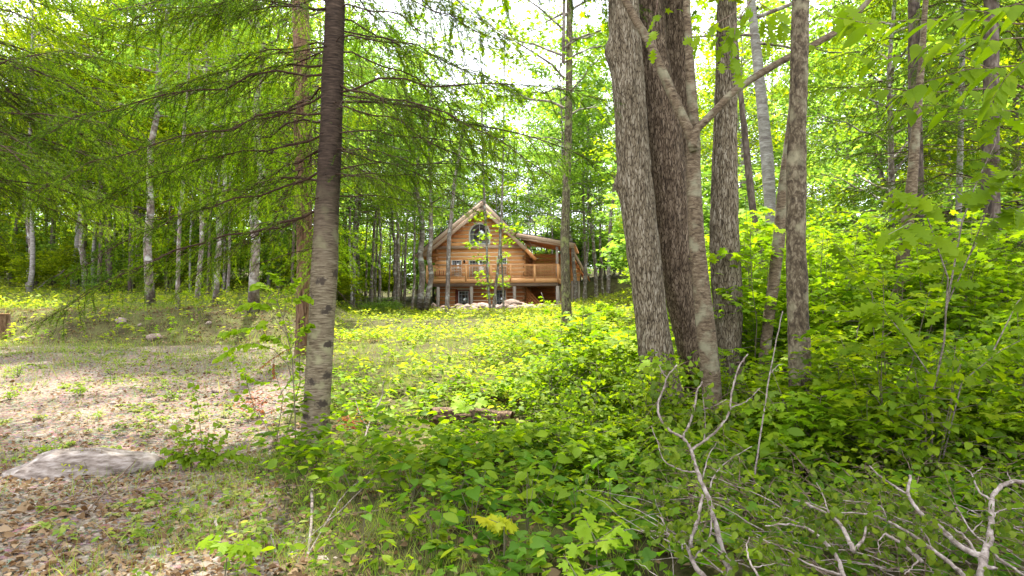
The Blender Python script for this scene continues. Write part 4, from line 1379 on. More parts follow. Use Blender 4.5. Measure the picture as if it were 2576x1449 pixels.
# the nearest fir-like tree left of the house
YF = ground_dist(797, 1112)
rowsF = [(1112, 757, 834), (1069, 760, 829), (898, 771, 839), (671, 783, 849), (570, 788, 853), (300, 805, 862), (0, 817, 868)]
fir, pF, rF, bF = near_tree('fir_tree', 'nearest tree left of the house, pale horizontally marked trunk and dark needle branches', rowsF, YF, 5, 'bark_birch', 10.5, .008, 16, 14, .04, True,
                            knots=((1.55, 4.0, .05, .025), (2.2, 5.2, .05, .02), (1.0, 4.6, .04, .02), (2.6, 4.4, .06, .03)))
axF = lambda z: (float(np.interp(z, pF[:, 2] - bF[2], pF[:, 0] - bF[0])), 0.0, z)


def az_f(z, rng):
    k = rng.random() if z < 4 else rng.random() * .8 + .1
    if k < .44: return math.pi + rng.normal(0, .55)
    if k < .84: return rng.normal(0.12, .45)
    return rng.uniform(.3, 2.8)


rf = np.random.default_rng(31)
fir_branches(fir, axF, np.r_[np.linspace(2.85, 6.4, 52), np.linspace(6.5, 10, 26)] + rf.normal(0, .07, 78), rf, az_f)
# dead snags on the trunk
for i in range(46):
    z = rf.uniform(1.9, 5.2); a = rf.random() * 6.28; p0 = np.array(axF(z)); L = rf.uniform(.25, 1.1)
    pts = limb_path(p0, a, rf.uniform(-.5, .2), L, rf, 6, .25, .05)
    MB().tube(pts, np.linspace(.007, .0015, 6), 4, False).build('dead_twig', M['twig'], fir)

YR = ground_dist(762, 893)
rowsR = [(893, 744, 780), (671, 747, 785), (400, 741, 784), (150, 737, 782), (0, 735, 778)]
t2, pR, rR, bR = near_tree('fir_tree', 'reddish-barked tree standing just behind the nearest pale trunk', rowsR, YR, 8, 'bark_rust', 12, .012, 24, 3.2, .2)
axR = lambda z: (float(np.interp(z, pR[:, 2] - bR[2], pR[:, 0] - bR[0])), 0.0, z)
fir_branches(t2, axR, np.linspace(3.6, 8.0, 34), rf, lambda z, r: math.pi + r.normal(0, .9) if r.random() < .62 else r.normal(0, .7), (.8, 1.15))
# two more firs whose branches reach in from beyond the left edge and above
for i, (x, y, lb, z0, z1, n) in enumerate(((-7.9, 8.6, 'fir beyond the left edge, its boughs hanging into the upper left corner', 3.3, 7.0, 46), (-13.2, 14.5, 'fir farther off at the left, grey-green boughs above the gravel clearing', 4.6, 9.5, 34))):
    g = float(gh(x, y)); t = thing('fir_tree', lb, 'tree', (x, y, g))
    if i == 1:
        # this one's trunk stands behind the boughs
        pass
    tr = np.array([(0, 0, -.1), (.05, 0, 3), (.0, .05, 7), (.1, 0, 12)])
    link('trunk', trunk_mesh(tr, np.array([.15, .13, .10, .03]), 60 + i, .01, 20, 3, 40, .08, .2, (), M['bark_rust']), t)
    fir_branches(t, lambda z: (.04, 0, z), np.linspace(z0, z1 - (2.0 if i else 0), n), rf, (lambda z, r: r.normal(.1, .8)) if i == 0 else (lambda z, r: r.random() * 6.28), (.75, 1.1))

# ---------------- the clump of big trunks at the right
RT = {}
YA = 8.3
RT['A'] = near_tree('maple_tree', 'thickest grey furrowed trunk, outermost left of the clump of big trunks', [(1075, 1652, 1742), (1000, 1628, 1716), (894, 1605, 1694), (805, 1598, 1678), (700, 1583, 1668), (450, 1553, 1640), (300, 1545, 1626), (110, 1530, 1614), (0, 1527, 1608)], YA, 11, 'bark_big', 9.5, .020, 30, 2.2, .12,
                    knots=((5.02, -.1, .16, .06), (3.32, -.15, .12, .055), (4.5, 1.2, .1, .03)))
RT['B'] = near_tree('maple_tree', 'dark furrowed trunk squeezed behind the thickest grey trunk, bending left to right', [(1085, 1728, 1800), (1000, 1722, 1795), (900, 1708, 1784), (805, 1688, 1762), (640, 1648, 1740), (450, 1626, 1726), (300, 1610, 1712), (150, 1600, 1682), (0, 1590, 1664)], 8.75, 12, 'bark_dark', 9.5, .024, 28, 2.4, .12)
RT['B2'] = near_tree('maple_tree', 'dark trunk high in the clump, rising straight behind the forked slim one', [(1060, 1760, 1810), (800, 1722, 1775), (600, 1690, 1750), (400, 1672, 1738), (200, 1664, 1737), (0, 1660, 1738)], 9.3, 13, 'bark_dark', 10, .022, 28, 2.4, .12)
YC = 7.75
RT['C'] = near_tree('maple_tree', 'slim brown forked trunk in front of the clump, sending out two long bare limbs', [(1125, 1780, 1818), (950, 1764, 1812), (805, 1749, 1797), (640, 1735, 1775), (450, 1723, 1765), (345, 1727, 1763), (270, 1729, 1754), (150, 1723, 1746), (0, 1718, 1736)], YC, 14, 'bark_smooth', 9, .007, 14, 12, .15, True)
tC, pC, rC, bC = RT['C']
add_path_branch(tC, bC, [(1748, 380, 26), (1735, 335, 27), (1700, 258, 25), (1640, 122, 23), (1600, 52, 21), (1560, -20, 19), (1490, -120, 12)], YC - .12, M['bark_smooth'])
add_path_branch(tC, bC, [(1742, 372, 24), (1752, 330, 20), (1775, 303, 21), (1806, 272, 21), (1852, 226, 19), (1950, 163, 18), (2060, 105, 17), (2130, 60, 16), (2215, -30, 13), (2330, -130, 8)], YC - .15, M['bark_smooth'])
RT['D'] = near_tree('maple_tree', 'straight grey furrowed trunk standing alone just right of the forked slim one', [(1100, 1842, 1896), (1000, 1822, 1880), (900, 1800, 1860), (805, 1796, 1868), (640, 1783, 1860), (400, 1792, 1855), (250, 1798, 1855), (0, 1803, 1852)], 9.0, 15, 'bark_big', 10, .017, 30, 2.4, .12)
YE = ground_dist(2012, 1168)
RT['E'] = near_tree('maple_tree', 'dark mottled straight trunk with knots, farthest right of the big ones', [(1168, 1984, 2042), (1000, 1986, 2040), (805, 1983, 2034), (640, 1979, 2027), (450, 1978, 2026), (284, 1985, 2029), (110, 1990, 2032), (0, 1994, 2034)], YE, 16, 'bark_mottled', 8.5, .010, 20, 6, .2, True,
                    knots=((2.0, 3.4, .05, .02), (3.2, 4.6, .06, .03), (2.75, 1.2, .05, .02), (4.1, 4.2, .06, .03)))
RT['E2'] = near_tree('maple_tree', 'thinner leaning trunk crossing behind the mottled one', [(1080, 1893, 1925), (900, 1908, 1938), (805, 1918, 1948), (640, 1940, 1972), (450, 1960, 1987), (290, 1982, 2002), (0, 2002, 2018)], 8.8, 17, 'bark_smooth', 8.5, .006, 14, 10, .15, True, M_=40)
RT['F'] = near_tree('cherry_tree', 'thin black leaning trunk between the big trunks and the white birch', [(900, 1950, 1974), (644, 1905, 1925), (560, 1889, 1907), (480, 1879, 1897), (330, 1865, 1881), (218, 1855, 1867), (0, 1838, 1846)], 12, 18, 'bark_fardark', 9.5, .010, 14, 4, .1, M_=32)
RT['G'] = near_tree('birch_tree', 'white papery birch trunk seen between the big trunks at the right', [(820, 1936, 1972), (560, 1926, 1954), (400, 1914, 1946), (200, 1898, 1924), (0, 1878, 1900)], 15, 19, 'bark_white', 15, .003, 10, 12, .1, True, M_=32, step=.06)
YH = ground_dist(1426, 843)
RT['H'] = near_tree('aspen_tree', 'tall slim mossy trunk hiding the right end of the house porch', [(843, 1412, 1440), (760, 1411, 1437), (604, 1409, 1432), (300, 1421, 1440), (0, 1425, 1441)], YH, 20, 'bark_moss', 15, .008, 20, 4, .2, M_=48, step=.06)
RT['K'] = near_tree('ash_tree', 'pale leaning pole-like trunk at the upper right', [(900, 2215, 2255), (700, 2247, 2280), (497, 2277, 2305), (300, 2297, 2317), (150, 2311, 2327), (0, 2322, 2335)], 9.5, 21, 'bark_smooth', 9, .005, 14, 10, .1, True, M_=36)
RT['L'] = near_tree('hemlock_tree', 'dark hemlock trunk with dead lower twigs behind the pale leaning pole at the right', [(900, 2290, 2330), (500, 2288, 2322), (0, 2284, 2312)], 12.5, 22, 'bark_fardark', 12, .010, 20, 3, .1, M_=40)
RT['M'] = near_tree('hemlock_tree', 'second dark hemlock trunk near the right edge', [(900, 2470, 2520), (500, 2470, 2512), (0, 2478, 2510)], 11.0, 23, 'bark_fardark', 12, .010, 20, 3, .1, M_=40)
RT['N'] = near_tree('birch_tree', 'narrow birch near the upper right corner with its trunk half hidden by leaves', [(900, 2390, 2410), (500, 2405, 2420), (0, 2418, 2430)], 14, 24, 'bark_white', 12, .003, 12, 3, .1, M_=24, step=.08)
for key, zs, azf in (('L', np.linspace(2.4, 8, 32), lambda z, r: r.random() * 6.28), ('M', np.linspace(2.2, 7.5, 30), lambda z, r: r.random() * 6.28)):
    t, p, r_, b = RT[key]
    fir_branches(t, lambda z: (float(np.interp(z, p[:, 2] - b[2], p[:, 0] - b[0])), 0, z), zs, rf, azf, (.55, .85))
    for i in range(40):
        z = rf.uniform(.8, 5.0); a = rf.random() * 6.28; p0 = np.array([float(np.interp(z, p[:, 2] - b[2], p[:, 0] - b[0])), 0, z])
        pts = limb_path(p0, a, rf.uniform(-.3, .3), rf.uniform(.8, 2.2), rf, 7, .15, .05)
        MB().tube(pts, np.linspace(.010, .002, 7), 4, False).build('dead_branch', M['stick_brown'], t)

# crowns of the near broad-leaved trees (mostly above the frame; they shade the foreground)
CROWNS = [broadleaf_kit(400 + i, 13, 6.2, 3.4, 2600, .15, 'maple_simple', .1, 22, 'leaf', tz0=7.5) for i in range(2)]
for key, sc_, rz in (('A', .92, .3), ('B2', 1.0, 2.0), ('D', .95, 4.0), ('H', 1.15, 1.0), ('G', 1.1, 0.5)):
    t, p, r_, b = RT[key]
    tr, cw = CROWNS[ord(key[0]) % 2]
    topx = float(np.interp(8.0, p[:, 2] - b[2], p[:, 0] - b[0]))
    for nm, me in (('limb', tr), ('crown', cw)):
        o = link(nm, me, t); o.scale = (sc_,) * 3; o.rotation_euler = (0, 0, rz); o.location = (topx, 0, 0)

# ------------------------------------------------------------------ the wood
KT = [broadleaf_kit(500, 17, 5.5, 3.6, 6600, .19, 'diamond', .15, 28, 'leaf_far', 'bark_far'),
      broadleaf_kit(501, 16, 4.0, 3.2, 6200, .18, 'diamond', .13, 28, 'leaf_far', 'bark_fardark', lean=.03),
      broadleaf_kit(502, 18, 7.5, 2.6, 6000, .18, 'diamond', .12, 24, 'leaf_pale', 'bark_far', clump=.4),
      broadleaf_kit(503, 15, 3.2, 3.4, 6600, .19, 'diamond', .12, 30, 'leaf_pale', 'bark_far', lean=-.02),
      broadleaf_kit(504, 17, 6.0, 3.0, 7000, .18, 'diamond', .12, 26, 'leaf_far', 'bark_white'),
      broadleaf_kit(505, 16, 4.5, 3.2, 6000, .17, 'diamond', .12, 28, 'leaf_yellow', 'bark_far')]
SLIM = [broadleaf_kit(520, 15, 6.5, 1.7, 2600, .15, 'maple_simple', .075, 22, 'leaf_pale', 'bark_far', clump=.3, lean=.01),
        broadleaf_kit(521, 14, 4.5, 1.6, 2400, .14, 'maple_simple', .06, 24, 'leaf_pale', 'bark_far', clump=.3, lean=-.015)]
BUSH = [bush_kit(540, 2.6, 1.5, 1900, .13, 'maple_simple', 'leaf_far'), bush_kit(541, 3.6, 1.7, 2300, .14, 'maple_simple', 'leaf_pale', 5),
        bush_kit(542, 1.8, 1.4, 1500, .11, 'diamond', 'leaf_pale', 7)]


def wood_tree(kit, x, y, rz, s, w, label, cat='tree', group=None, lean=(0, 0), name='leafy_tree', cs=1.0):
    t = thing(name, label, cat, (x, y, float(gh(x, y)) - .05), 0, group)
    t.rotation_euler = (lean[0], lean[1], rz)
    a = link('trunk', kit[0], t); a.scale = (w, w, s)
    c = link('crown', kit[1], t); c.scale = (cs * s, cs * s, s)
    return t


rw = np.random.default_rng(77)
# trunks one can pick out: (u, v of the foot, width, lean to the right per metre, kit, label)
PICK = [(85, 725, 14, .10, 0, 'grey trunk leaning right at the far left of the wood edge', 'leafy_tree'),
        (188, 727, 17, .02, 4, 'pale straight birch trunk second from the left at the wood edge', 'birch_tree'),
        (235, 731, 10, .0, 4, 'short white birch stem beside two dark trunks at the left', 'birch_tree'),
        (249, 736, 10, .01, 1, 'dark thin trunk immediately right of the short white birch stem', 'leafy_tree'),
        (267, 735, 16, .03, 1, 'dark rough trunk right of the short white birch stem', 'leafy_tree'),
        (378, 771, 18, .02, 0, 'thick grey trunk at the top of the bank, by the dark root masses', 'leafy_tree'),
        (371, 740, 11, -.02, 1, 'dark trunk hidden behind the thick grey one on the bank', 'leafy_tree'),
        (420, 734, 7, .03, 1, 'thin dark trunk left of the curved white stem', 'leafy_tree'),
        (438, 722, 7, -.03, 4, 'curved thin white birch stem', 'birch_tree'),
        (447, 779, 9, .03, 0, 'thin brown trunk at the foot of the wood edge right of the root masses', 'leafy_tree'),
        (477, 741, 5, .0, 4, 'very thin bright white birch stem', 'birch_tree'),
        (496, 751, 10, -.02, 0, 'plain grey trunk right of the very thin white birch', 'leafy_tree'),
        (521, 750, 6, .02, 1, 'thin crooked dark trunk between two grey ones', 'leafy_tree'),
        (541, 768, 11, .03, 0, 'grey trunk with a dark broken snag, left of the thick pale one', 'leafy_tree'),
        (638, 783, 21, .0, 0, 'thick pale grey straight trunk on the bank left of the nearest pale trunk', 'leafy_tree'),
        (675, 728, 8, .0, 4, 'clean white thin trunk right of the thick pale one', 'birch_tree'),
        (735, 735, 7, .09, 1, 'thin trunk leaning right, just left of the reddish-barked one', 'leafy_tree'),
        (865, 748, 7, .0, 2, 'thin grey trunk just right of the nearest pale trunk', 'leafy_tree'),
        (875, 744, 6, .01, 1, 'second thin trunk just right of the nearest pale trunk', 'leafy_tree'),
        (905, 783, 11, .05, 2, 'slim brown trunk leaning right between the nearest pale trunk and the house', 'leafy_tree'),
        (990, 762, 10, .0, 2, 'slim trunk standing alone left of the house', 'leafy_tree'),
        (1449, 734, 11, -.01, 2, 'grey trunk behind the house, just right of the mossy slim one', 'aspen_tree'),
        (1504, 738, 10, -.06, 2, 'tall bare slim trunk with a small crown right of the house', 'aspen_tree'),
        (30, 716, 8, .02, 1, 'thin brown trunk near the left edge of the wood', 'leafy_tree'),
        (325, 738, 7, -.01, 1, 'thin dark trunk between the rough dark one and the thick grey one', 'leafy_tree'),
        (571, 742, 7, .0, 2, 'pale thin trunk right of the one with the broken snag', 'leafy_tree')]
for i, (u, v, w, ln, k, lb, nm) in enumerate(PICK):
    Y = min(ground_dist(u, v, 8, 75), 58)
    p = G(u, Y); kit = KT[k] if v < 762 else SLIM[0]
    wood_tree(kit, p[0], Y, rw.random() * 6.28, rw.uniform(.9, 1.1), w / FPX * Y / 2 / (.125 if v < 762 else .07), lb, 'tree', 'trees along the wood edge', (0, ln), nm, .9)
# trees standing close in front of the house
HT = [(1055, 776, 14, .0, 0, 'grey-brown trunk of the close pair in front of the left end of the deck', 44), (1068, 779, 14, .004, 1, 'paler trunk of the close pair in front of the left end of the deck', 43)]
for (u, v, w, ln, k, lb, Y) in HT:
    p = G(u, Y)
    wood_tree(SLIM[k], p[0], Y, 1.0 + k, 1.15, w / FPX * Y / 2 / .066, lb, 'tree', None, (0, ln), 'aspen_tree', 1.0)


def slim_maple(label, rows, Y, seed, tufts, crown=0):
    rq = np.random.default_rng(seed + 50)
    uc = (rows[-1][1] + rows[-1][2]) / 2
    tufts = list(tufts) + [(uc + rq.normal(0, 75), rq.uniform(-60, 430), rq.uniform(24, 44), 42) for _ in range(crown)]
    pts, rad = px_trunk(rows, Y, -.1, None)
    b = pts[0].copy(); b[2] = float(gh(b[0], Y))
    t = thing('slim_maple', label, 'sapling', b)
    m = MB(); m.tube(pts - b, rad, 8); m.build('trunk', M['bark_far'], t, True)
    r = np.random.default_rng(seed); lb_ = MB(); bb = MB()
    for (u, v, su, n) in tufts:
        c = P(u, v, Y) - b; s = su / FPX * Y
        k = int(np.argmin(np.abs(pts[:, 2] - b[2] - c[2] + s * .8))); q = np.array([np.interp(c[2] - s * .5, (pts - b)[:, 2], (pts - b)[:, i]) for i in range(3)])
        bb.tube([q, (q + c) / 2 + [0, 0, .05], c], [.012, .008, .004], 4, False)
        pos = c + r.normal(0, 1, (n, 3)) * np.array([s * .55, s * .5, s * .28])
        put(lb_, 'maple', pos, rdir(n, r, -.6, .1), rnorm(n, r, .35), r.uniform(.14, .24, n))
    bb.build('twig', M['stem'], t); lb_.build('foliage', M['leaf_lime'], t)
    return t


slim_maple('slanting bare grey sapling trunk in front of the left part of the deck', [(792, 1117, 1131), (720, 1121, 1132), (600, 1124, 1135), (450, 1140, 1149), (300, 1165, 1172)], 40, 1, [(1160, 420, 26, 30), (1175, 330, 36, 40)], 14)
slim_maple('leftmost of the three slim saplings before the house, tufts of lime leaves up its stem', [(783, 1230, 1237), (711, 1224, 1230), (600, 1221, 1227), (520, 1216, 1222), (380, 1212, 1217), (200, 1208, 1212)], 42, 2,
           [(1208, 545, 28, 46), (1190, 612, 26, 40), (1212, 650, 26, 36), (1205, 690, 22, 26), (1225, 712, 24, 34), (1218, 590, 22, 26), (1208, 470, 26, 34), (1204, 400, 28, 30), (1215, 320, 34, 34), (1200, 240, 40, 40), (1228, 742, 14, 16)], 16)
slim_maple('middle of the three slim saplings, its forked stem bending right towards the gable', [(783, 1236, 1246), (720, 1244, 1251), (640, 1253, 1259), (560, 1258, 1264), (450, 1262, 1267), (250, 1266, 1270), (60, 1268, 1271)], 42, 3,
           [(1275, 605, 22, 34), (1292, 575, 24, 36), (1252, 570, 18, 22), (1262, 655, 16, 18), (1270, 715, 16, 22), (1300, 470, 30, 34), (1250, 430, 26, 26), (1290, 340, 36, 40), (1262, 240, 36, 40), (1285, 140, 40, 40)], 22)
slim_maple('rightmost of the three slim saplings, thin brown stem joining the forked one', [(785, 1264, 1270), (700, 1262, 1267), (600, 1256, 1261), (560, 1254, 1258)], 42.3, 4, [(1262, 700, 16, 16), (1272, 640, 12, 10)])
slim_maple('low leafy maple shoot in front of the open porch', [(784, 1365, 1368), (755, 1368, 1370), (735, 1360, 1362)], 50, 6, [(1370, 768, 22, 40), (1385, 762, 16, 22), (1352, 772, 12, 14), (1362, 748, 10, 8)])

# everything else of the wood
def clear(x, y):
    if math.hypot((x - 1) * .8, y - 62) < 13.5 and y > 44: return False
    return True


def scatter(n, y0, y1, u0, u1, mind, rng, ok=None):
    out = []
    tries = 0
    while len(out) < n and tries < n * 60:
        tries += 1
        y = math.sqrt(rng.uniform(y0 * y0, y1 * y1)); u = rng.uniform(u0, u1); x = (u - 1288) / FPX * y
        if not clear(x, y): continue
        if ok and not ok(x, y): continue
        if all((x - a) ** 2 + (y - b) ** 2 > mind * mind for a, b in out): out.append((x, y))
    return out


ZONES = [  # n, y0, y1, u0, u1, kits, label, group, scale
    (58, 34, 66, -220, 900, (0, 1, 3, 0, 1, 5, 4), 'leafy tree deep in the wood at the left, beyond the bank', 'trees of the wood at the left', (.85, 1.15)),
    (34, 76, 100, 850, 1620, (3, 0, 3, 1), 'leafy tree of the rising wood behind the log house', 'trees of the wood behind the house', (.75, 1.0)),
    (40, 24, 62, 1530, 2800, (0, 3, 1, 4, 2, 3), 'leafy tree of the wood at the right, beyond the big trunks', 'trees of the wood at the right', (.8, 1.1)),
    (10, 14, 24, 2100, 2900, (3, 1), 'leafy tree nearer in the wood at the right, behind the young maples', 'trees of the wood at the right', (.7, .9))]
for (n, y0, y1, u0, u1, ks, lb, gp, sc) in ZONES:
    for i, (x, y) in enumerate(scatter(n, y0, y1, u0, u1, 2.6, rw, lambda x, y: not (-8.5 < x / y * 30 and (x - 3.4) / y * 30 < 4.9 and y < 74))):
        s = rw.uniform(*sc)
        wood_tree(KT[ks[i % len(ks)]], x, y, rw.random() * 6.28, s, rw.uniform(.7, 1.35) * s, lb, 'tree', gp, (rw.normal(0, .02), rw.normal(0, .025)))
# bright-yellow-leaved tree glowing between the fir boughs at the left
for (u, Y, s) in ((560, 36, .8), (330, 38, .85), (700, 38, .8), (480, 42, .9)):
    p = G(u, Y)
    wood_tree(KT[5], p[0], Y, 1.0 + u, s, .7, 'tree with glowing yellow-green leaves showing through the fir boughs', 'tree', 'yellow-leaved trees behind the fir boughs')
# slim trees with thin crowns against the sky in the middle
for i, (u, Y, k, s) in enumerate(((955, 50, 0, 1.15), (1035, 47, 1, 1.2), (1100, 70, 0, 1.3), (1175, 72, 1, 1.25), (1390, 70, 0, 1.3), (1470, 55, 1, 1.2), (1340, 74, 0, 1.3), (880, 44, 1, 1.1), (1520, 60, 0, 1.2), (1010, 76, 0, 1.3), (1250, 76, 1, 1.3), (920, 62, 0, 1.2), (1150, 82, 0, 1.35), (1210, 80, 1, 1.35), (1300, 84, 0, 1.35), (1420, 78, 1, 1.3), (1060, 84, 1, 1.35), (1500, 72, 0, 1.25), (980, 66, 1, 1.3))):
    p = G(u, Y)
    wood_tree(SLIM[k], p[0], Y, 2.0 * i, s, 1.4, 'slim thin-crowned tree standing against the white sky near the house', 'tree', 'slim trees against the sky', (0, rw.normal(0, .02)), 'slim_tree', 1.25)
for i, (u, Y, s) in enumerate(((870, 58, 1.2), (945, 70, 1.3), (1015, 62, 1.15), (1090, 88, 1.5), (1150, 92, 1.5), (1225, 90, 1.55), (1300, 94, 1.6), (1370, 88, 1.45), (1440, 80, 1.35), (1395, 92, 1.5), (1510, 76, 1.2), (1180, 96, 1.6), (1050, 96, 1.6), (885, 46, 1.15), (1000, 52, 1.25), (935, 56, 1.3), (1425, 52, 1.25), (1475, 58, 1.3), (1530, 50, 1.15))):
    p = G(u, Y)
    wood_tree(KT[2], p[0], Y, 2.3 * i, s, 1.2, 'tall airy tree whose crown fills the sky above the log house', 'tree', 'airy trees above the house', (0, rw.normal(0, .02)), 'leafy_tree', 1.15)
# bushes
BZ = [(46, 34, 52, -150, 880, (0, 1, 2, 0), 'leafy bush at the edge of the wood at the left', 'bushes along the wood edge', (.8, 1.7)),
      (40, 52, 74, -150, 900, (0, 1), 'tall leafy bush filling the wood at the left', 'bushes deep in the wood', (1.6, 2.6)),
      (46, 72, 96, 820, 1640, (1, 0, 1), 'tall bright bush behind the log house', 'bushes behind the house', (1.5, 2.7)),
      (12, 42, 58, 870, 1010, (2,), 'low bright bush left of the log house', 'bushes left of the house', (.4, .75)),
      (16, 50, 70, 1600, 1700, (1, 0), 'bright green bush right of the log house', 'bushes right of the house', (1.0, 1.9)),
      (56, 22, 60, 1600, 2800, (0, 1, 1), 'leafy bush of the wood at the right', 'bushes of the wood at the right', (1.0, 2.3))]
for (n, y0, y1, u0, u1, ks, lb, gp, sc) in BZ:
    for i, (x, y) in enumerate(scatter(n, y0, y1, u0, u1, 1.2, rw)):
        k = BUSH[ks[i % len(ks)]]; s = rw.uniform(*sc)
        t = thing('bush', lb, 'bush', (x, y, float(gh(x, y)) - .05), rw.random() * 6.28, gp); t.scale = (s, s, s * rw.uniform(.8, 1.1))
        link('stem', k[0], t); link('foliage', k[1], t)


def far_wood():
    rng = np.random.default_rng(90); b = MB()
    n = 90000
    y = rng.uniform(98, 150, n); u = rng.uniform(-500, 3100, n); x = (u - 1288) / FPX * y
    H = (11 + 4 * wob(x, y, .16, 1.0) + 2.5 * wob(x, y, .6, 2.0)) * (1 - .25 * sstep(900, 1200, u) * sstep(1700, 1500, u))
    z = gh(x, y) + H * rng.random(n) ** .75
    put(b, 'diamond', np.stack([x, y, z], -1), rdir(n, rng, -.6, .2), rnorm(n, rng, .5), rng.uniform(.35, .8, n))
    tag(b.build('far_wood', M['leaf_pale']), 'continuous mass of far treetops on the rise behind everything', 'wood', kind='stuff')


far_wood()

# ------------------------------------------------------------------ young maples under the big trunks at the right
YM = [bush_kit(560, 1.5, .95, 420, .105, 'maple', 'leaf', 4, .007), bush_kit(561, 2.3, 1.15, 620, .11, 'maple', 'leaf', 4, .009), bush_kit(562, 1.0, .7, 240, .10, 'maple', 'leaf', 3, .006),
      bush_kit(563, 2.6, 1.3, 720, .105, 'maple', 'leaf_lime', 4, .010), bush_kit(564, 1.6, 1.0, 520, .075, 'round', 'leaf', 5, .007),
      bush_kit(565, 1.3, .9, 420, .12, 'maple', 'leaf_lime', 4, .007)]


def young(n, y0, y1, u0, u1, ks, mind, sc, lb, gp, rng, ok=None):
    for i, (x, y) in enumerate(scatter(n, y0, y1, u0, u1, mind, rng, ok)):
        k = YM[ks[i % len(ks)]]; s = rng.uniform(*sc)
        t = thing('young_maple', lb, 'sapling', (x, y, float(gh(x, y)) - .03), rng.random() * 6.28, gp); t.scale = (s, s, s)
        link('stem', k[0], t); link('foliage', k[1], t)


ry = np.random.default_rng(91)
young(16, 8.8, 12.5, 1440, 1630, (5, 0, 5, 2), .55, (.8, 1.15), 'bright maple sapling between the field and the thickest grey trunk', 'bright saplings left of the big trunks', ry)
young(9, 5.4, 7.2, 2130, 2750, (1, 5, 4), .5, (.8, 1.0), 'tall leafy maple standing among the thin stems near the right edge', 'leafy maples near the right edge', ry)
young(26, 9.0, 13.0, 1880, 2700, (3, 3, 5), .7, (.95, 1.2), 'tall bright maple sapling behind the mottled trunk', 'tall bright saplings at the right', ry)
young(30, 5.8, 8.5, 1960, 2800, (0, 5, 4, 0), .42, (.75, 1.05), 'young maple in the shade under the big trunks at the right', 'shaded young maples at the right', ry)
young(64, 8.5, 16, 1840, 2800, (3, 0, 1, 0, 3), .7, (.7, 1.05), 'bright young maple in the thicket at the right', 'young maples in the thicket at the right', ry)
young(26, 13, 30, 1450, 1740, (5, 2, 5), .8, (.6, .95), 'low sunlit young maple beside the clump of big trunks', 'low sunlit maples by the field', ry)
young(60, 14, 30, 1740, 2850, (3, 1, 3), .9, (.8, 1.25), 'sunlit young maple farther back in the thicket at the right', 'sunlit young maples at the right', ry)
young(18, 8.4, 14, 1470, 1900, (5, 2, 0), .55, (.6, .95), 'young maple at the foot of the clump of big trunks', 'young maples round the big trunks', ry)
young(16, 7.0, 8.1, 1600, 1960, (2, 2, 4), .3, (.45, .75), 'low young maple hiding the feet of the big trunks', 'young maples round the big trunks', ry)
young(12, 6.2, 8.4, 1380, 1640, (2, 2, 4), .45, (.5, .8), 'low young maple in front of the clump of big trunks', 'young maples round the big trunks', ry)


# ------------------------------------------------------------------ single leafy sprays (each leaf its own piece)
def leaf_mesh(shape, mat):
    b = MB(); V, F = LEAF[shape]; b.add(V, F); return b.mesh('leaf', M[mat], False)


LM = {}


def leaves_on(parent, specs, shape, mat, name='leaf'):
    key = (shape, mat)
    if key not in LM: LM[key] = leaf_mesh(shape, mat)
    for pos, d, nn, s in specs:
        d = np.array(d, float); d /= np.linalg.norm(d); nn = np.array(nn, float); nn -= (nn @ d) * d; nn /= np.linalg.norm(nn)
        x = np.cross(d, nn)
        o = link(name, LM[key], parent)
        o.matrix_basis = Matrix(((x[0] * s, d[0] * s, nn[0] * s, pos[0]), (x[1] * s, d[1] * s, nn[1] * s, pos[1]), (x[2] * s, d[2] * s, nn[2] * s, pos[2]), (0, 0, 0, 1)))


def spray(name, label, cat, base, stems, shape, mat, size, seed, per=9, stem_mat='stem', paired=True, droop=-.35, flat=.35, parent=None, start=.2):
    """stems: world-space polylines; leaves stand in pairs along the outer part of each"""
    r = np.random.default_rng(seed)
    base = np.array(base, float)
    t = parent or thing(name, label, cat, base)
    for st in stems:
        st = np.array(st, float) - base
        L = np.linalg.norm(np.diff(st, axis=0), axis=1).sum()
        MB().tube(st, np.linspace(.0035 + .0025 * L, .0015, len(st)), 5, False).build('stem', M[stem_mat], t)
        sp = []
        for i in range(per):
            f = start + (1 - start) * (i + .7) / per
            g = f * (len(st) - 1); k = min(int(g), len(st) - 2); p = st[k] + (st[k + 1] - st[k]) * (g - k); tg = st[k + 1] - st[k]; tg /= np.linalg.norm(tg)
            for sg in ((-1, 1) if paired and i < per - 1 else (r.choice([-1, 1]),)):
                sd = np.cross(tg, [0, 0, 1.0]); sd /= np.linalg.norm(sd) + 1e-6
                d = tg * r.uniform(.2, .7) + sd * sg * r.uniform(.6, 1) + np.array([0, 0, r.uniform(droop - .25, droop + .25)])
                sp.append((p + d * .012, d, (r.normal(0, flat), r.normal(0, flat) - .55, 1), size * r.uniform(.7, 1.15)))
        leaves_on(t, sp, shape, mat)
    return t


def px(path, Y):
    return [P(q[0], q[1], q[2] if len(q) > 2 else Y) for q in path]


# pointed leaves reaching in at the upper right
base = P(2760, 200, 5.2)
spray('ash_branch', 'boughs with long pointed leaves reaching in at the upper right', 'branch', base,
      [px([(2700, 180), (2560, 165), (2430, 175), (2330, 205), (2270, 235)], 4.6), px([(2700, 60), (2560, 60), (2440, 50), (2300, 50), (2190, 60), (2080, 40)], 4.4),
       px([(2700, 210), (2500, 222), (2350, 232), (2200, 222), (2080, 225)], 5.2), px([(2640, 260), (2520, 190), (2420, 140), (2330, 130), (2200, 150), (2130, 140)], 4.9),
       px([(2660, 20), (2560, 10), (2480, 30), (2400, 20)], 4.0), px([(2650, 120), (2590, 140), (2530, 195), (2490, 260)], 4.3), px([(2700, 300), (2560, 280), (2440, 275), (2330, 265), (2250, 280)], 4.9), px([(2640, 90), (2500, 100), (2400, 95), (2300, 110)], 4.6)], 'long', 'leaf', .22, 1, 9, 'stick_brown')
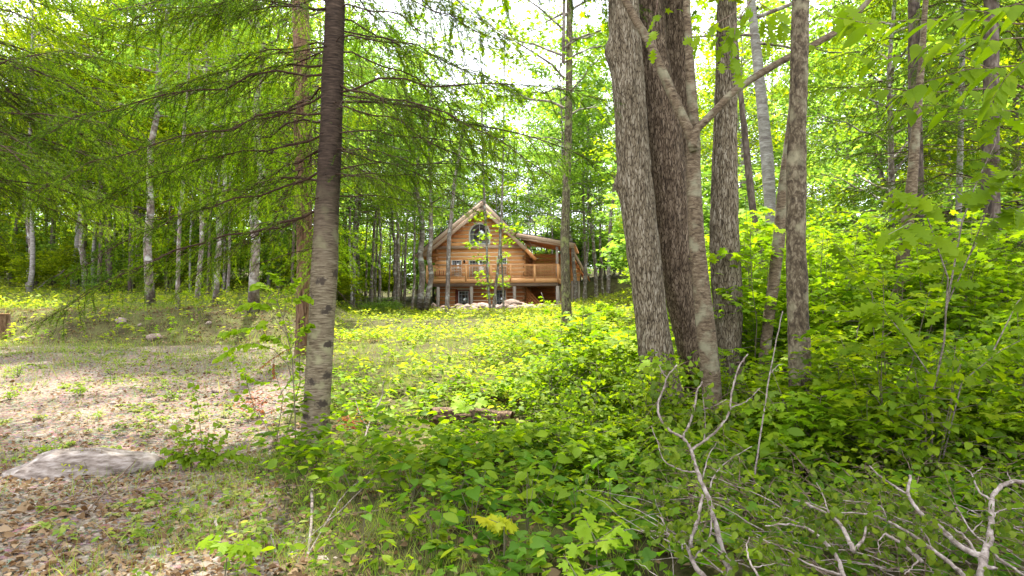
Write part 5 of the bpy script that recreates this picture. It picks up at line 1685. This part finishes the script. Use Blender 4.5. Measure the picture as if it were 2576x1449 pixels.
# oak-like leaves over the upper parts of the big trunks
spray('oak_sprig', 'sprig of lobed leaves hanging before the straight grey trunk at the top', 'branch', P(1900, -60, 6.2),
      [px([(1900, -60), (1880, 20), (1850, 70), (1800, 95)], 6.2), px([(1890, 0), (1850, 60), (1820, 110), (1810, 170)], 6.2), px([(1900, -40), (1920, 40), (1935, 85), (1925, 130)], 6.2), px([(1870, 20), (1800, 60), (1760, 90), (1740, 100)], 6.1), px([(1850, 60), (1845, 120), (1850, 190)], 6.1), px([(1900, 0), (1960, 40), (1975, 80)], 6.2)], 'oak', 'leaf', .20, 2, 3, 'stick_brown', flat=.8)
spray('oak_sprig', 'small sprig of lobed leaves in front of the limb that runs up left', 'branch', P(1660, -40, 6.4),
      [px([(1660, -40), (1650, 30), (1640, 80), (1645, 130)], 6.4)], 'oak', 'leaf', .17, 3, 3, 'stick_brown', flat=.9)
spray('oak_sprig', 'two broad lobed leaves hanging from the limb that runs up right', 'branch', P(2050, -30, 6.0),
      [px([(2060, 105), (2040, 118), (2020, 128)], 7.2), px([(2100, -30), (2120, 10), (2150, 40), (2190, 50)], 5.0)], 'oak', 'leaf', .22, 4, 4, 'stick_brown')
# big lobed-leaf sapling at the right edge
bs = G(2330, 5.6)
spray('oak_sapling', 'oak sapling with big jagged leaves on several thin stems near the right edge', 'sapling', bs,
      [[bs, P(2345, 1000, 5.5), P(2375, 860, 5.3), P(2385, 700, 5.1), P(2350, 600, 4.9), P(2290, 560, 4.8), P(2235, 590, 4.7)],
       [P(2385, 760, 5.2), P(2440, 640, 5.0), P(2490, 560, 4.9), P(2540, 520, 4.8), P(2580, 540, 4.7)],
       [P(2380, 780, 5.2), P(2420, 560, 5.1), P(2460, 450, 5.0), P(2500, 370, 4.9), P(2530, 250, 4.8)],
       [bs + [.05, .05, 0], P(2420, 960, 5.4), P(2520, 880, 5.2), P(2600, 840, 5.1)],
       [P(2350, 960, 5.5), P(2270, 840, 5.3), P(2230, 790, 5.2), P(2215, 760, 5.1)],
       [P(2385, 700, 5.1), P(2330, 540, 5.0), P(2300, 500, 4.9), P(2240, 470, 4.8)],
       [P(2500, 880, 4.6), P(2560, 760, 4.5), P(2620, 700, 4.4)], [P(2440, 640, 5.0), P(2500, 480, 4.7), P(2560, 420, 4.5)]], 'oak', 'leaf', .21, 5, 9, 'stick', droop=-.45, start=.36, flat=.6)
bs = G(2235, 6.6)
spray('oak_sapling', 'smaller thin-stemmed sapling left of the big-leaved one', 'sapling', bs,
      [[bs, P(2225, 900, 6.6), P(2221, 790, 6.5), P(2260, 700, 6.4), P(2300, 640, 6.3)], [P(2221, 790, 6.5), P(2180, 720, 6.4), P(2130, 650, 6.3), P(2090, 600, 6.2)],
       [P(2222, 850, 6.5), P(2300, 790, 6.4), P(2390, 740, 6.3)]], 'maple', 'leaf', .13, 6, 8, 'stem', start=.3)

# saplings around the nearest pale trunk
bs = G(748, YF - .5)
Y1 = YF - .5
spray('beech_sapling', 'thin sapling with pale oval leaves just left of the nearest pale trunk', 'sapling', bs,
      [[bs, P(742, 1040, Y1), P(735, 900, Y1), P(712, 800, Y1), P(690, 740, Y1), P(665, 712, Y1), P(640, 715, Y1)],
       [P(726, 850, Y1), P(690, 800, Y1), P(640, 822, Y1), P(590, 830, Y1), P(560, 840, Y1)],
       [P(712, 800, Y1), P(738, 755, Y1), P(760, 745, Y1), P(780, 752, Y1)],
       [P(735, 930, Y1), P(690, 880, Y1), P(640, 862, Y1), P(590, 872, Y1), P(550, 900, Y1)],
       [P(730, 880, Y1), P(760, 830, Y1), P(775, 815, Y1)], [P(722, 830, Y1), P(680, 770, Y1), P(640, 760, Y1), P(600, 775, Y1)], [P(735, 900, Y1), P(700, 850, Y1), P(670, 845, Y1)], [P(712, 800, Y1), P(725, 740, Y1), P(745, 700, Y1)], [P(698, 760, Y1), P(705, 700, Y1), P(690, 690, Y1)]], 'oval', 'leaf_lime', .12, 7, 15, 'stem', start=.3, flat=.95, droop=-.3)
bs = G(700, YF - .1)
spray('beech_sapling', 'second thin shoot left of the nearest pale trunk, small leaves low down', 'sapling', bs,
      [[bs, P(712, 1000, YF), P(690, 930, YF), P(655, 890, YF)], [P(735, 960, YF), P(720, 900, YF), P(735, 850, YF), P(725, 800, YF)], [P(700, 1000, YF), P(740, 940, YF), P(765, 905, YF)], [P(640, 1030, YF), P(620, 960, YF), P(600, 910, YF), P(575, 880, YF)], [bs + [.1, 0, 0], P(755, 960, YF), P(752, 860, YF), P(758, 800, YF)], [P(700, 960, YF), P(650, 960, YF), P(610, 940, YF)],
       [bs, P(650, 1040, YF), P(612, 1010, YF), P(590, 980, YF)]], 'oval', 'leaf_lime', .10, 8, 13, 'stem', start=.2, flat=.9)
# rusty frond
rr_ = spray('dead_frond', 'rusty dead frond caught beside the nearest pale trunk', 'branch', P(765, 870, YF - .3), [px([(765, 866), (720, 880), (680, 905), (655, 925)], YF - .3), px([(690, 900), (688, 930), (690, 950)], YF - .3)], 'long', 'rust', .035, 9, 16)
for (u, v, w, h, sd, lb) in ((650, 1010, 120, 60, 1, 'rusty fern clump left of the nearest pale trunk'), (880, 1075, 60, 30, 2, 'rusty dead foliage right of the foot of the nearest pale trunk')):
    Y = ground_dist(u, v + h * .7); g = G(u, Y); s = w / FPX * Y; r = np.random.default_rng(sd)
    spray('rusty_fern', lb, 'fern', g, [[g + [r.normal(0, s * .2), r.normal(0, .1), 0], g + [r.normal(0, s * .3), r.normal(0, .15), .18], g + [r.normal(0, s * .5), r.normal(0, .2), .30 * r.uniform(.5, 1.3)]] for _ in range(8)], 'long', 'rust', .06, 10 + sd, 8)

# shrub in the middle of the gravel edge
Ys = ground_dist(500, 1185); g = G(505, Ys)
r = np.random.default_rng(5)
st = [px([(505, 1180), (508, 1120), (500, 1040), (492, 985), (482, 950)], Ys)] + [px([(505 + r.normal(0, 25), 1180), (505 + dx * .5, 1140), (505 + dx, v)], Ys) for dx, v in ((-60, 1075), (-90, 1130), (70, 1080), (110, 1120), (-30, 1050), (45, 1045), (-110, 1165), (130, 1150), (20, 1090))]
spray('small_shrub', 'low round-leaved shrub at the right edge of the gravel, right of the boulder', 'shrub', g, st, 'round', 'leaf', .07, 11, 11, 'stem', start=.15, flat=.6)
for i, (u, v, lb) in enumerate(((205, 1000, 'bright low weed clump in the middle of the gravel'), (215, 1205, 'yellow-green fern clump in front of the boulder'), (128, 1150, 'lime tuft behind the boulder'), (440, 1010, 'small weed at the right of the gravel'),
                                (50, 950, 'low weed clump near the left edge of the gravel'), (280, 945, 'weed clump farther back in the gravel'), (30, 1010, 'leafy weed at the left edge of the gravel'))):
    Y = ground_dist(u, v); g = G(u, Y); r = np.random.default_rng(70 + i)
    spray('weed_clump', lb, 'weed', g, [[g, g + [r.normal(0, .07), r.normal(0, .07), .10], g + [r.normal(0, .14), r.normal(0, .14), r.uniform(.10, .28)]] for _ in range(7)], ('oval', 'long', 'long')[i % 3], 'leaf_lime' if i != 1 else 'leaf_yellow', .05 if i != 1 else .045, 80 + i, 6)
# straw stalks before the boulder
g = G(215, Yb - .1); m = MB(); r = np.random.default_rng(8)
for i in range(16):
    x = r.normal(0, .14); m.tube([g * 0 + [x, r.normal(0, .05), 0], [x + r.normal(0, .02), 0, .25], [x + r.normal(0, .05), 0, r.uniform(.4, .62)]], [.0016, .0014, .001], 4, False)
o = m.build('straw_stalks', M['dead_leaf']); o.location = g; tag(o, 'thin dry straw-coloured stalks standing in front of the boulder', 'weed')

# yellow-green maple seedlings in the shaded foreground
for i, (u, v, hh, n, lb, s) in enumerate(((1268, 1300, 60, 3, 'yellow-green maple seedling in the middle of the dark foreground leaves', .13), (1500, 1340, 100, 4, 'largest yellow-green maple seedling, at the left end of the brush pile', .15),
                                          (1460, 1440, 90, 3, 'yellow-green maple seedling at the bottom edge right of centre', .15), (1010, 1150, 50, 2, 'pale maple seedling before the rotten log', .13),
                                          (575, 1345, 70, 3, 'big-leaved green maple seedling on the cut stem at the lower left', .17), (1970, 1400, 50, 3, 'green maple seedling under the brush pile twigs', .11), (1190, 1010, 50, 3, 'small maple seedling left of the rotten log', .12),
                                          (1640, 900, 90, 3, 'maple shoot in front of the thickest grey trunk', .14), (1900, 1110, 70, 3, 'maple shoot at the foot of the mottled trunk', .13))):
    Y = min(ground_dist(u, v + (150 if v > 1200 else 70), 2.4), 8.0 if i < 7 else 7.2); g = G(u, Y); r = np.random.default_rng(30 + i); H = hh / FPX * Y * 1.6
    stems = []; s = (40 if v > 1200 else 32) / FPX * Y
    for k in range(n):
        a = r.random() * 6.28; top = P(u, v, Y)
        q = np.array([u + r.normal(0, 22), 0, 0])[0]
        e = np.array([top[0] + math.cos(a) * .17, Y + math.sin(a) * .15, top[2] + r.uniform(-.10, .05)])
        stems.append([g, [top[0], Y, top[2] - .05], e])
    spray('maple_seedling', lb, 'seedling', g, stems, 'maple', 'leaf_yellow' if i in (0, 3) else 'leaf_lime', s, 40 + i, 3, 'stem', True, -.25, .3, start=.55)

# broad-leaved plants in the near foreground, each leaf a piece
rb = np.random.default_rng(99)
spots = scatter(30, 4.2, 5.9, 860, 1700, .17, rb)
for i, (x, y) in enumerate(spots):
    g = np.array([x, y, float(gh(x, y))])
    t = thing('broadleaf_plant', 'heart-leaved plant in the dark green patch at the bottom centre', 'plant', g, 0, 'heart-leaved plants at the bottom centre')
    n = rb.integers(4, 7); m = MB(); sp = []
    for k in range(n):
        a = k * 2.4 + rb.random(); h = rb.uniform(.12, .34); rr2 = rb.uniform(.03, .12)
        p = np.array([math.cos(a) * rr2, math.sin(a) * rr2, h])
        m.tube([(0, 0, 0), (p[0] * .4, p[1] * .4, h * .6), tuple(p)], [.003, .0025, .002], 4, False)
        sp.append((p, (math.cos(a), math.sin(a), rb.uniform(-.5, -.05)), (rb.normal(0, .2), rb.normal(0, .2) - .3, 1), rb.uniform(.075, .15)))
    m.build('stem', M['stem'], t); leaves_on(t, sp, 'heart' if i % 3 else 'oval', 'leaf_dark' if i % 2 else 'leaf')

# ------------------------------------------------------------------ brush pile and sticks
def c6(x, y):
    return 1475.8 + .4445 * x, 805 + .4445 * y


def stick(name, label, cat, paths, mat, Yf, wid, parent=None, group=None, base=None, jit=.0018, seg=8):
    """paths in crop coordinates; Yf(v) gives the distance for a picture row"""
    t = None
    for i, pth in enumerate(paths):
        q = []
        k = len(pth)
        for j, (x, y) in enumerate(pth):
            u, v = c6(x, y) if not (name == 'stick') else (x, y)
            q.append((u, v))
        Y = [Yf(v) for _, v in q]
        pts = np.array([P(u, v, yy) for (u, v), yy in zip(q, Y)])
        if t is None:
            b0 = pts[0].copy()
            t = parent or thing(name, label, cat, b0, 0, group)
            org = b0
        w0, w1 = wid[i] if i < len(wid) else wid[-1]
        rad = np.linspace(w0, w1, k) * .43 / FPX * np.mean(Y)
        n = (k - 1) * 6 + 1; s = np.linspace(0, k - 1, n); C = []
        for f in s:
            a = min(int(f), k - 2); tt = f - a; p1, p2 = pts[a], pts[a + 1]; p0 = pts[a - 1] if a else 2 * p1 - p2; p3 = pts[a + 2] if a + 2 < k else 2 * p2 - p1
            C.append(.5 * ((2 * p1) + (-p0 + p2) * tt + (2 * p0 - 5 * p1 + 4 * p2 - p3) * tt * tt + (-p0 + 3 * p1 - 3 * p2 + p3) * tt ** 3))
        C = np.array(C); C[1:-1] += np.random.default_rng(int(abs(C[0, 0]) * 1e4) % 9999).normal(0, jit, (n - 2, 3))
        R = np.interp(s, np.arange(k), rad) * (1 + .05 * np.sin(s * 5) + .06 * np.sin(s * 13))
        MB().tube(C - org, R, seg).build('limb' if i == 0 else 'branch', M[mat], t, True)
        STK.append((C, t, org))
    return t


STK = []
Yb1 = lambda v: float(np.interp(v, [880, 1449], [4.15, 3.6]))
stick('fallen_branch', 'tallest pale forked dead branch sticking up out of the brush pile before the big trunks', 'branch', [
    [(825, 1470), (760, 1270), (722, 1130), (690, 1010), (640, 890), (605, 790), (590, 735), (545, 665)],
    [(545, 665), (480, 630), (420, 560), (405, 470), (440, 380), (455, 325), (510, 255)],
    [(545, 662), (590, 570), (618, 450), (625, 400), (655, 350)],
    [(592, 735), (665, 682), (750, 610), (805, 520), (822, 400), (860, 270), (912, 193)],
    [(815, 495), (900, 460), (985, 385)], [(665, 682), (672, 560), (655, 420)], [(620, 515), (700, 495), (790, 450)],
    [(615, 862), (540, 850), (440, 795), (400, 690), (365, 600)], [(700, 950), (730, 870), (810, 790), (935, 715)], [(655, 900), (690, 770), (740, 690)],
    [(455, 325), (430, 300), (410, 250)]],
    'stick', Yb1, [(17, 9), (8, 4), (8, 4), (8, 4), (4, 2), (4, 2), (4, 2), (5, 2), (5, 2), (4, 2), (3, 1.5)])
stick('fallen_branch', 'pale dead branch rising left of the tallest one, splitting low down', 'branch', [
    [(680, 1470), (600, 1370), (590, 1260), (620, 1160), (642, 1060), (655, 990)], [(600, 1370), (545, 1250), (470, 1230), (430, 1130), (395, 1108)],
    [(610, 1350), (690, 1240), (705, 1110), (700, 1040)], [(545, 1300), (520, 1240), (400, 1200), (310, 1190)], [(640, 1150), (720, 1130)]],
    'stick', lambda v: Yb1(v) - .1, [(15, 8), (8, 3), (7, 3), (5, 2), (4, 2)])
Yb2 = lambda v: float(np.interp(v, [1150, 1449], [3.9, 3.3]))
stick('fallen_branch', 'thick pale branch with a broken stub in the brush pile at the lower right corner', 'branch', [
    [(2230, 1500), (2240, 1400), (2250, 1330), (2283, 1235), (2290, 1100), (2308, 980), (2400, 915), (2500, 920)],
    [(2290, 1020), (2215, 965), (2185, 880), (2135, 832)], [(2240, 1345), (2100, 1270), (1990, 1165), (1885, 1090), (1822, 990), (1830, 880)], [(1822, 990), (1740, 940), (1640, 865), (1600, 825)],
    [(2235, 1380), (2160, 1250), (2080, 1180), (2000, 1140)], [(2292, 1130), (2350, 1075), (2470, 1065)], [(2260, 1400), (2330, 1410)], [(2405, 915), (2380, 860)], [(2185, 880), (2240, 830)]],
    'stick', Yb2, [(26, 9), (7, 3), (17, 8), (7, 3), (9, 4), (5, 2), (14, 8), (5, 2), (3, 2)])
stick('fallen_branch', 'long arching pale branch crossing the brush pile from the bottom edge', 'branch', [
    [(2160, 1470), (2060, 1380), (1960, 1300), (1840, 1215), (1700, 1135), (1590, 1098), (1400, 1092)], [(1960, 1300), (1920, 1220), (1860, 1160), (1740, 1110)], [(1400, 1092), (1290, 1045), (1170, 1020)],
    [(1700, 1135), (1670, 1060), (1590, 1035), (1450, 1020)]], 'stick', Yb2, [(13, 4), (6, 2), (4, 2), (4, 2)])
stick('fallen_branch', 'pale branch with a fork in the middle of the brush pile', 'branch', [
    [(1515, 1310), (1480, 1240), (1440, 1160), (1375, 1108), (1290, 1060), (1190, 1018)], [(1530, 1290), (1570, 1230), (1580, 1130)], [(1375, 1108), (1340, 1000), (1300, 920)], [(1510, 1300), (1530, 1285)]],
    'stick', Yb2, [(14, 5), (10, 5), (4, 2), (9, 9)])
stick('fallen_branch', 'crooked pale branch at the bottom edge of the brush pile, left of its middle', 'branch', [
    [(1460, 1480), (1420, 1350), (1340, 1250), (1250, 1180), (1150, 1158), (1010, 1165)], [(1440, 1440), (1300, 1400), (1200, 1350), (1170, 1320), (1060, 1270), (960, 1225)], [(1250, 1180), (1180, 1140), (1090, 1110)]],
    'stick', Yb2, [(13, 4), (6, 3), (4, 2)])
stick('fallen_branch', 'short pale branch lying between the fork and the corner of the brush pile', 'branch', [
    [(1900, 1370), (1780, 1265), (1690, 1208)], [(1690, 1208), (1650, 1260), (1665, 1330)], [(1880, 1350), (1840, 1400), (1800, 1440)]], 'stick', Yb2, [(11, 8), (4, 2), (5, 3)])
stick('fallen_branch', 'thin wavy branch at the bottom edge right of the tallest one', 'branch', [
    [(990, 1480), (930, 1380), (905, 1290), (920, 1230)], [(940, 1400), (1010, 1390), (1090, 1370)]], 'stick', Yb2, [(7, 3), (4, 2)])
stick('fallen_branch', 'thin pale branch running off the right edge above the thick one', 'branch', [
    [(2560, 1500), (2440, 1420), (2330, 1345), (2250, 1260), (2180, 1200), (2090, 1060)], [(2330, 1345), (2300, 1290)], [(2180, 1200), (2260, 1120)]], 'stick', Yb2, [(8, 4), (4, 2), (4, 2)])
stick('bare_pole', 'thin straight grey dead sapling leaning right in front of the mottled trunk', 'stick', [
    [(930, 1030), (985, 640), (1045, 260), (1110, -50)], [(1045, 300), (1080, 260), (1110, 250)]], 'stick', lambda v: 5.2, [(6, 3), (3, 2)], jit=.002)
# sticks in the left and middle foreground, given in picture coordinates
Yg = lambda v: ground_dist(900, min(v + 12, 1440)) if v > 1000 else 7
gs = lambda v: float(np.interp(v, [1000, 1100, 1250, 1449], [8.6, 7.6, 5.4, 4.1]))
for lb, pths, w, mt in (
        ('cut upright grey stem left of the bottom centre, its pruned top pale', [[(765, 1470), (772, 1400), (783, 1310), (785, 1232)], [(772, 1400), (830, 1300), (870, 1240), (940, 1180)]], [(9, 9), (4, 3)], 'stick'),
        ('cut upright grey stem at the lower left carrying green leaves', [[(562, 1470), (556, 1420), (552, 1350), (542, 1310)], [(556, 1395), (620, 1420), (690, 1445), (760, 1500)]], [(10, 9), (5, 4)], 'stick'),
        ('short leaning pruned stem between the two cut upright ones', [[(698, 1470), (695, 1400), (683, 1345)]], [(8, 8)], 'stick'),
        ('long thin grey twig rising to the right from the bottom centre', [[(690, 1430), (780, 1350), (850, 1290), (905, 1235), (940, 1200)]], [(4, 3)], 'stick'),
        ('thin straight grey twig lying across the litter at the lower left', [[(-30, 1385), (100, 1360), (240, 1335), (320, 1325), (430, 1310)]], [(4, 2)], 'stick'),
        ('long brown twig crossing the lower left corner', [[(0, 1350), (60, 1315), (140, 1270), (200, 1240)], [(140, 1270), (300, 1240), (480, 1200)]], [(6, 3), (4, 3)], 'stick_brown'),
        ('dark twig leaning over the boulder', [[(215, 1290), (290, 1210), (340, 1160), (365, 1130)], [(300, 1200), (320, 1185)]], [(4, 2), (2, 1)], 'stick_brown'),
        ('curved brown branch lying in the grass below the nearest pale trunk', [[(660, 1290), (690, 1240), (720, 1222), (760, 1222)], [(600, 1310), (650, 1290), (690, 1270)]], [(6, 4), (7, 5)], 'stick_brown'),
        ('thin arching twig running right from the cut stems to the centre', [[(690, 1330), (780, 1305), (880, 1292), (980, 1280), (1080, 1270), (1120, 1262)]], [(3, 2)], 'stick_brown'),
        ('grey Y-shaped twig standing right of the nearest pale trunk', [[(915, 1110), (935, 1050), (960, 1000), (965, 960)], [(925, 1080), (905, 1040), (895, 1010)], [(918, 1100), (960, 1075), (1010, 1050)]], [(5, 3), (3, 2), (3, 2)], 'stick'),
        ('pale twig lying before the rotten log', [[(1180, 1130), (1230, 1100), (1300, 1078), (1370, 1052)], [(1235, 1098), (1245, 1070), (1240, 1050)]], [(4, 3), (3, 2)], 'stick'),
        ('long thin bleached twig slanting down right towards the brush pile', [[(1400, 1110), (1500, 1170), (1560, 1210), (1660, 1290)]], [(3, 3)], 'stick'),
        ('pruned stub at the bottom edge right of centre', [[(1240, 1470), (1232, 1420), (1228, 1400)]], [(7, 6)], 'stick'),
        ('grey stem leaning at the bottom edge left of the brush pile', [[(1630, 1480), (1638, 1420), (1650, 1370)]], [(7, 5)], 'stick'),
        ('fallen pale limb at the wood edge left, propped on the slope', [[(95, 728), (120, 705), (150, 690), (160, 680)]], [(5, 3)], 'stick')):
    stick('stick', lb, 'stick', pths, mt, gs if 'wood edge' not in lb else (lambda v: 36.0), w)

# fine twigs and wilted leaves of the brush pile
rbp = np.random.default_rng(123)


def brush():
    t = thing('brush_pile', 'heap of cut twigs with wilted olive leaves filling the lower right', 'brush', G(2150, 4.0))
    org = np.array(t.location)
    m = MB(); lb = MB(); tips = []
    for i in range(620):
        u = rbp.uniform(1640, 2700); Y = rbp.uniform(3.4 + 1.1 * float(sstep(2000, 1800, u)), 5.7)
        hmax = .16 + .05 * Y * sstep(1640, 1900, u)
        g = G(u, Y); p0 = g + np.array([0, 0, rbp.uniform(.02, hmax)])
        a = rbp.normal(2.3, .9); L = rbp.uniform(.15, .55)
        pts = limb_path(p0, a, rbp.uniform(-.2, .9), L, rbp, 6, .2, .06)
        m.tube(pts - org, np.linspace(rbp.uniform(.002, .0045), .001, 6), 4, False)
        tips += [pts[2], pts[3], pts[4], pts[5]]
        if rbp.random() < .6:
            q = limb_path(pts[3], a + rbp.choice([-1, 1]) * rbp.uniform(.5, 1.1), rbp.uniform(-.3, .8), L * .5, rbp, 4, .2, .06)
            m.tube(q - org, np.linspace(.002, .001, 4), 3, False); tips += [q[2], q[3]]
    for C, tt, o in STK:
        if tt.name.startswith('fallen_branch'):
            k = len(C)
            for j in range(0, int(k * .55)):
                c = C[rbp.integers(k // 3, k)]
                q = limb_path(c, rbp.random() * 6.28, rbp.uniform(-.6, .7), rbp.uniform(.05, .2), rbp, 4, .3, .08)
                m.tube(q - org, np.linspace(.0018, .0008, 4), 3, False); tips += [q[2], q[3]]
    pm = MB()
    for i in range(90):
        u = rbp.uniform(1650, 2650); Y = rbp.uniform(3.35, 4.6)
        p0 = G(u, Y) + np.array([0, 0, rbp.uniform(.08, .32)])
        pts = limb_path(p0, rbp.normal(2.4, .6), rbp.uniform(-.1, .6), rbp.uniform(.25, .8), rbp, 8, .15, .05)
        pm.tube(pts - org, np.linspace(rbp.uniform(.0025, .005), .0012, 8), 4, False)
        tips += [pts[5], pts[6], pts[7]]
    pw = pm.build('pale_twigs', M['stick'], t); pw['kind'] = 'stuff'
    tw = m.build('twigs', M['stick_brown'], t); tw['kind'] = 'stuff'
    T = np.array(tips); idx = rbp.integers(0, len(T), 5200)
    pos = T[idx] + rbp.normal(0, .025, (5200, 3)) - org
    d = rdir(5200, rbp, -1.6, -.2)
    put(lb, 'round', pos, d, rdir(5200, rbp, -.2, 1.2), rbp.uniform(.020, .044, 5200))
    lv = lb.build('leaves', M['leaf_olive'], t); lv['kind'] = 'stuff'


brush()

# rotten logs in the middle of the ground cover
def rotten(label, pix, seed, r0):
    pts = []
    for u, v in pix:
        Y = ground_dist(u, v + 12); p = P(u, v, Y); pts.append([p[0], Y, float(gh(p[0], Y)) + r0 * .9])
    pts = np.array(pts); b = pts[0].copy()
    t = thing('rotten_log', label, 'log', b)
    link('log', trunk_mesh(pts - b, np.linspace(r0, r0 * .75, len(pts)), seed, .035, 10, 1.6, 40, .04, 0, (), M['rot']), t)
    r = np.random.default_rng(seed)
    for i in range(5):
        p = pts[0] - b + (pts[-1] - pts[0]) * r.uniform(0, .8); d = (pts[-1] - pts[0]) * r.uniform(.12, .3)
        m = MB(); o = np.array([r.normal(0, .03), -r0 * 1.05, r.uniform(0, .06)])
        m.tube([p + o, p + o + d * .5, p + o + d], [.018, .022, .006], 5); m.build('splinter', M['rot'], t)


rotten('dark rotten log lying across the middle of the leafy ground', [(1085, 1062), (1180, 1058), (1290, 1068)], 3, .13)
rotten('broken bark slab of a rotten log slanting in the sunlit plants', [(1150, 962), (1200, 985), (1300, 1010)], 4, .075)
rotten('splintered pale rotten log at the foot of the clump of big trunks', [(1400, 1050), (1480, 1058), (1560, 1062)], 5, .07)

# sawn stump at the left edge
Ys_ = ground_dist(4, 850); g = G(-6, Ys_)
t = thing('tree_stump', 'sawn tree stump with a pale cut top at the left edge', 'stump', g)
rs = 27 / FPX * Ys_
link('trunk', trunk_mesh(np.array([(0, 0, -.1), (0, 0, .1), (.0, 0, .25), (0, 0, 58 / FPX * Ys_)]), np.array([rs * 1.35, rs * 1.15, rs, rs * .92]), 9, .018, 18, 3, 64, .02, .25, (), M['bark_rust']), t)
m = MB(); a = np.arange(28) * 6.283 / 28; zt = 58 / FPX * Ys_ + .003
m.prism([(rs * .93 * math.cos(q), rs * .93 * math.sin(q)) for q in a], 0, .012); o = m.build('cut_face', M['deckwood'], t); o.rotation_euler = (math.pi / 2, 0, 0); o.location = (0, 0, zt)

# dark uprooted root masses at the wood edge
for (u, v, w, h, lb) in ((300, 738, 16, 10, 'dark uprooted root mass at the wood edge, left one'), (330, 740, 20, 9, 'dark brushy log heap in the middle of the wood edge'), (398, 738, 20, 10, 'reddish-brown root mass right of the thick grey trunk')):
    Y = 40; p = P(u, v, Y); g = float(gh(p[0], Y)); k = Y / FPX
    t = thing('root_mass', lb, 'roots', (p[0], Y, g)); r = np.random.default_rng(u)
    m = MB()
    for i in range(14):
        a = r.random() * 6.28; q = limb_path(np.array([0, 0, .1]), a, r.uniform(0, 1.2), w * k * .55 * r.uniform(.5, 1.2), r, 5, .1, .1); m.tube(q, np.linspace(.10, .02, 5), 5)
    m.build('roots', M['rot'], t)
    c = link('clod', rock_mesh(u, M['rot'], 2, .3), t); c.scale = (w * k * .4, .4, h * k * .6); c.location = (0, 0, .15)
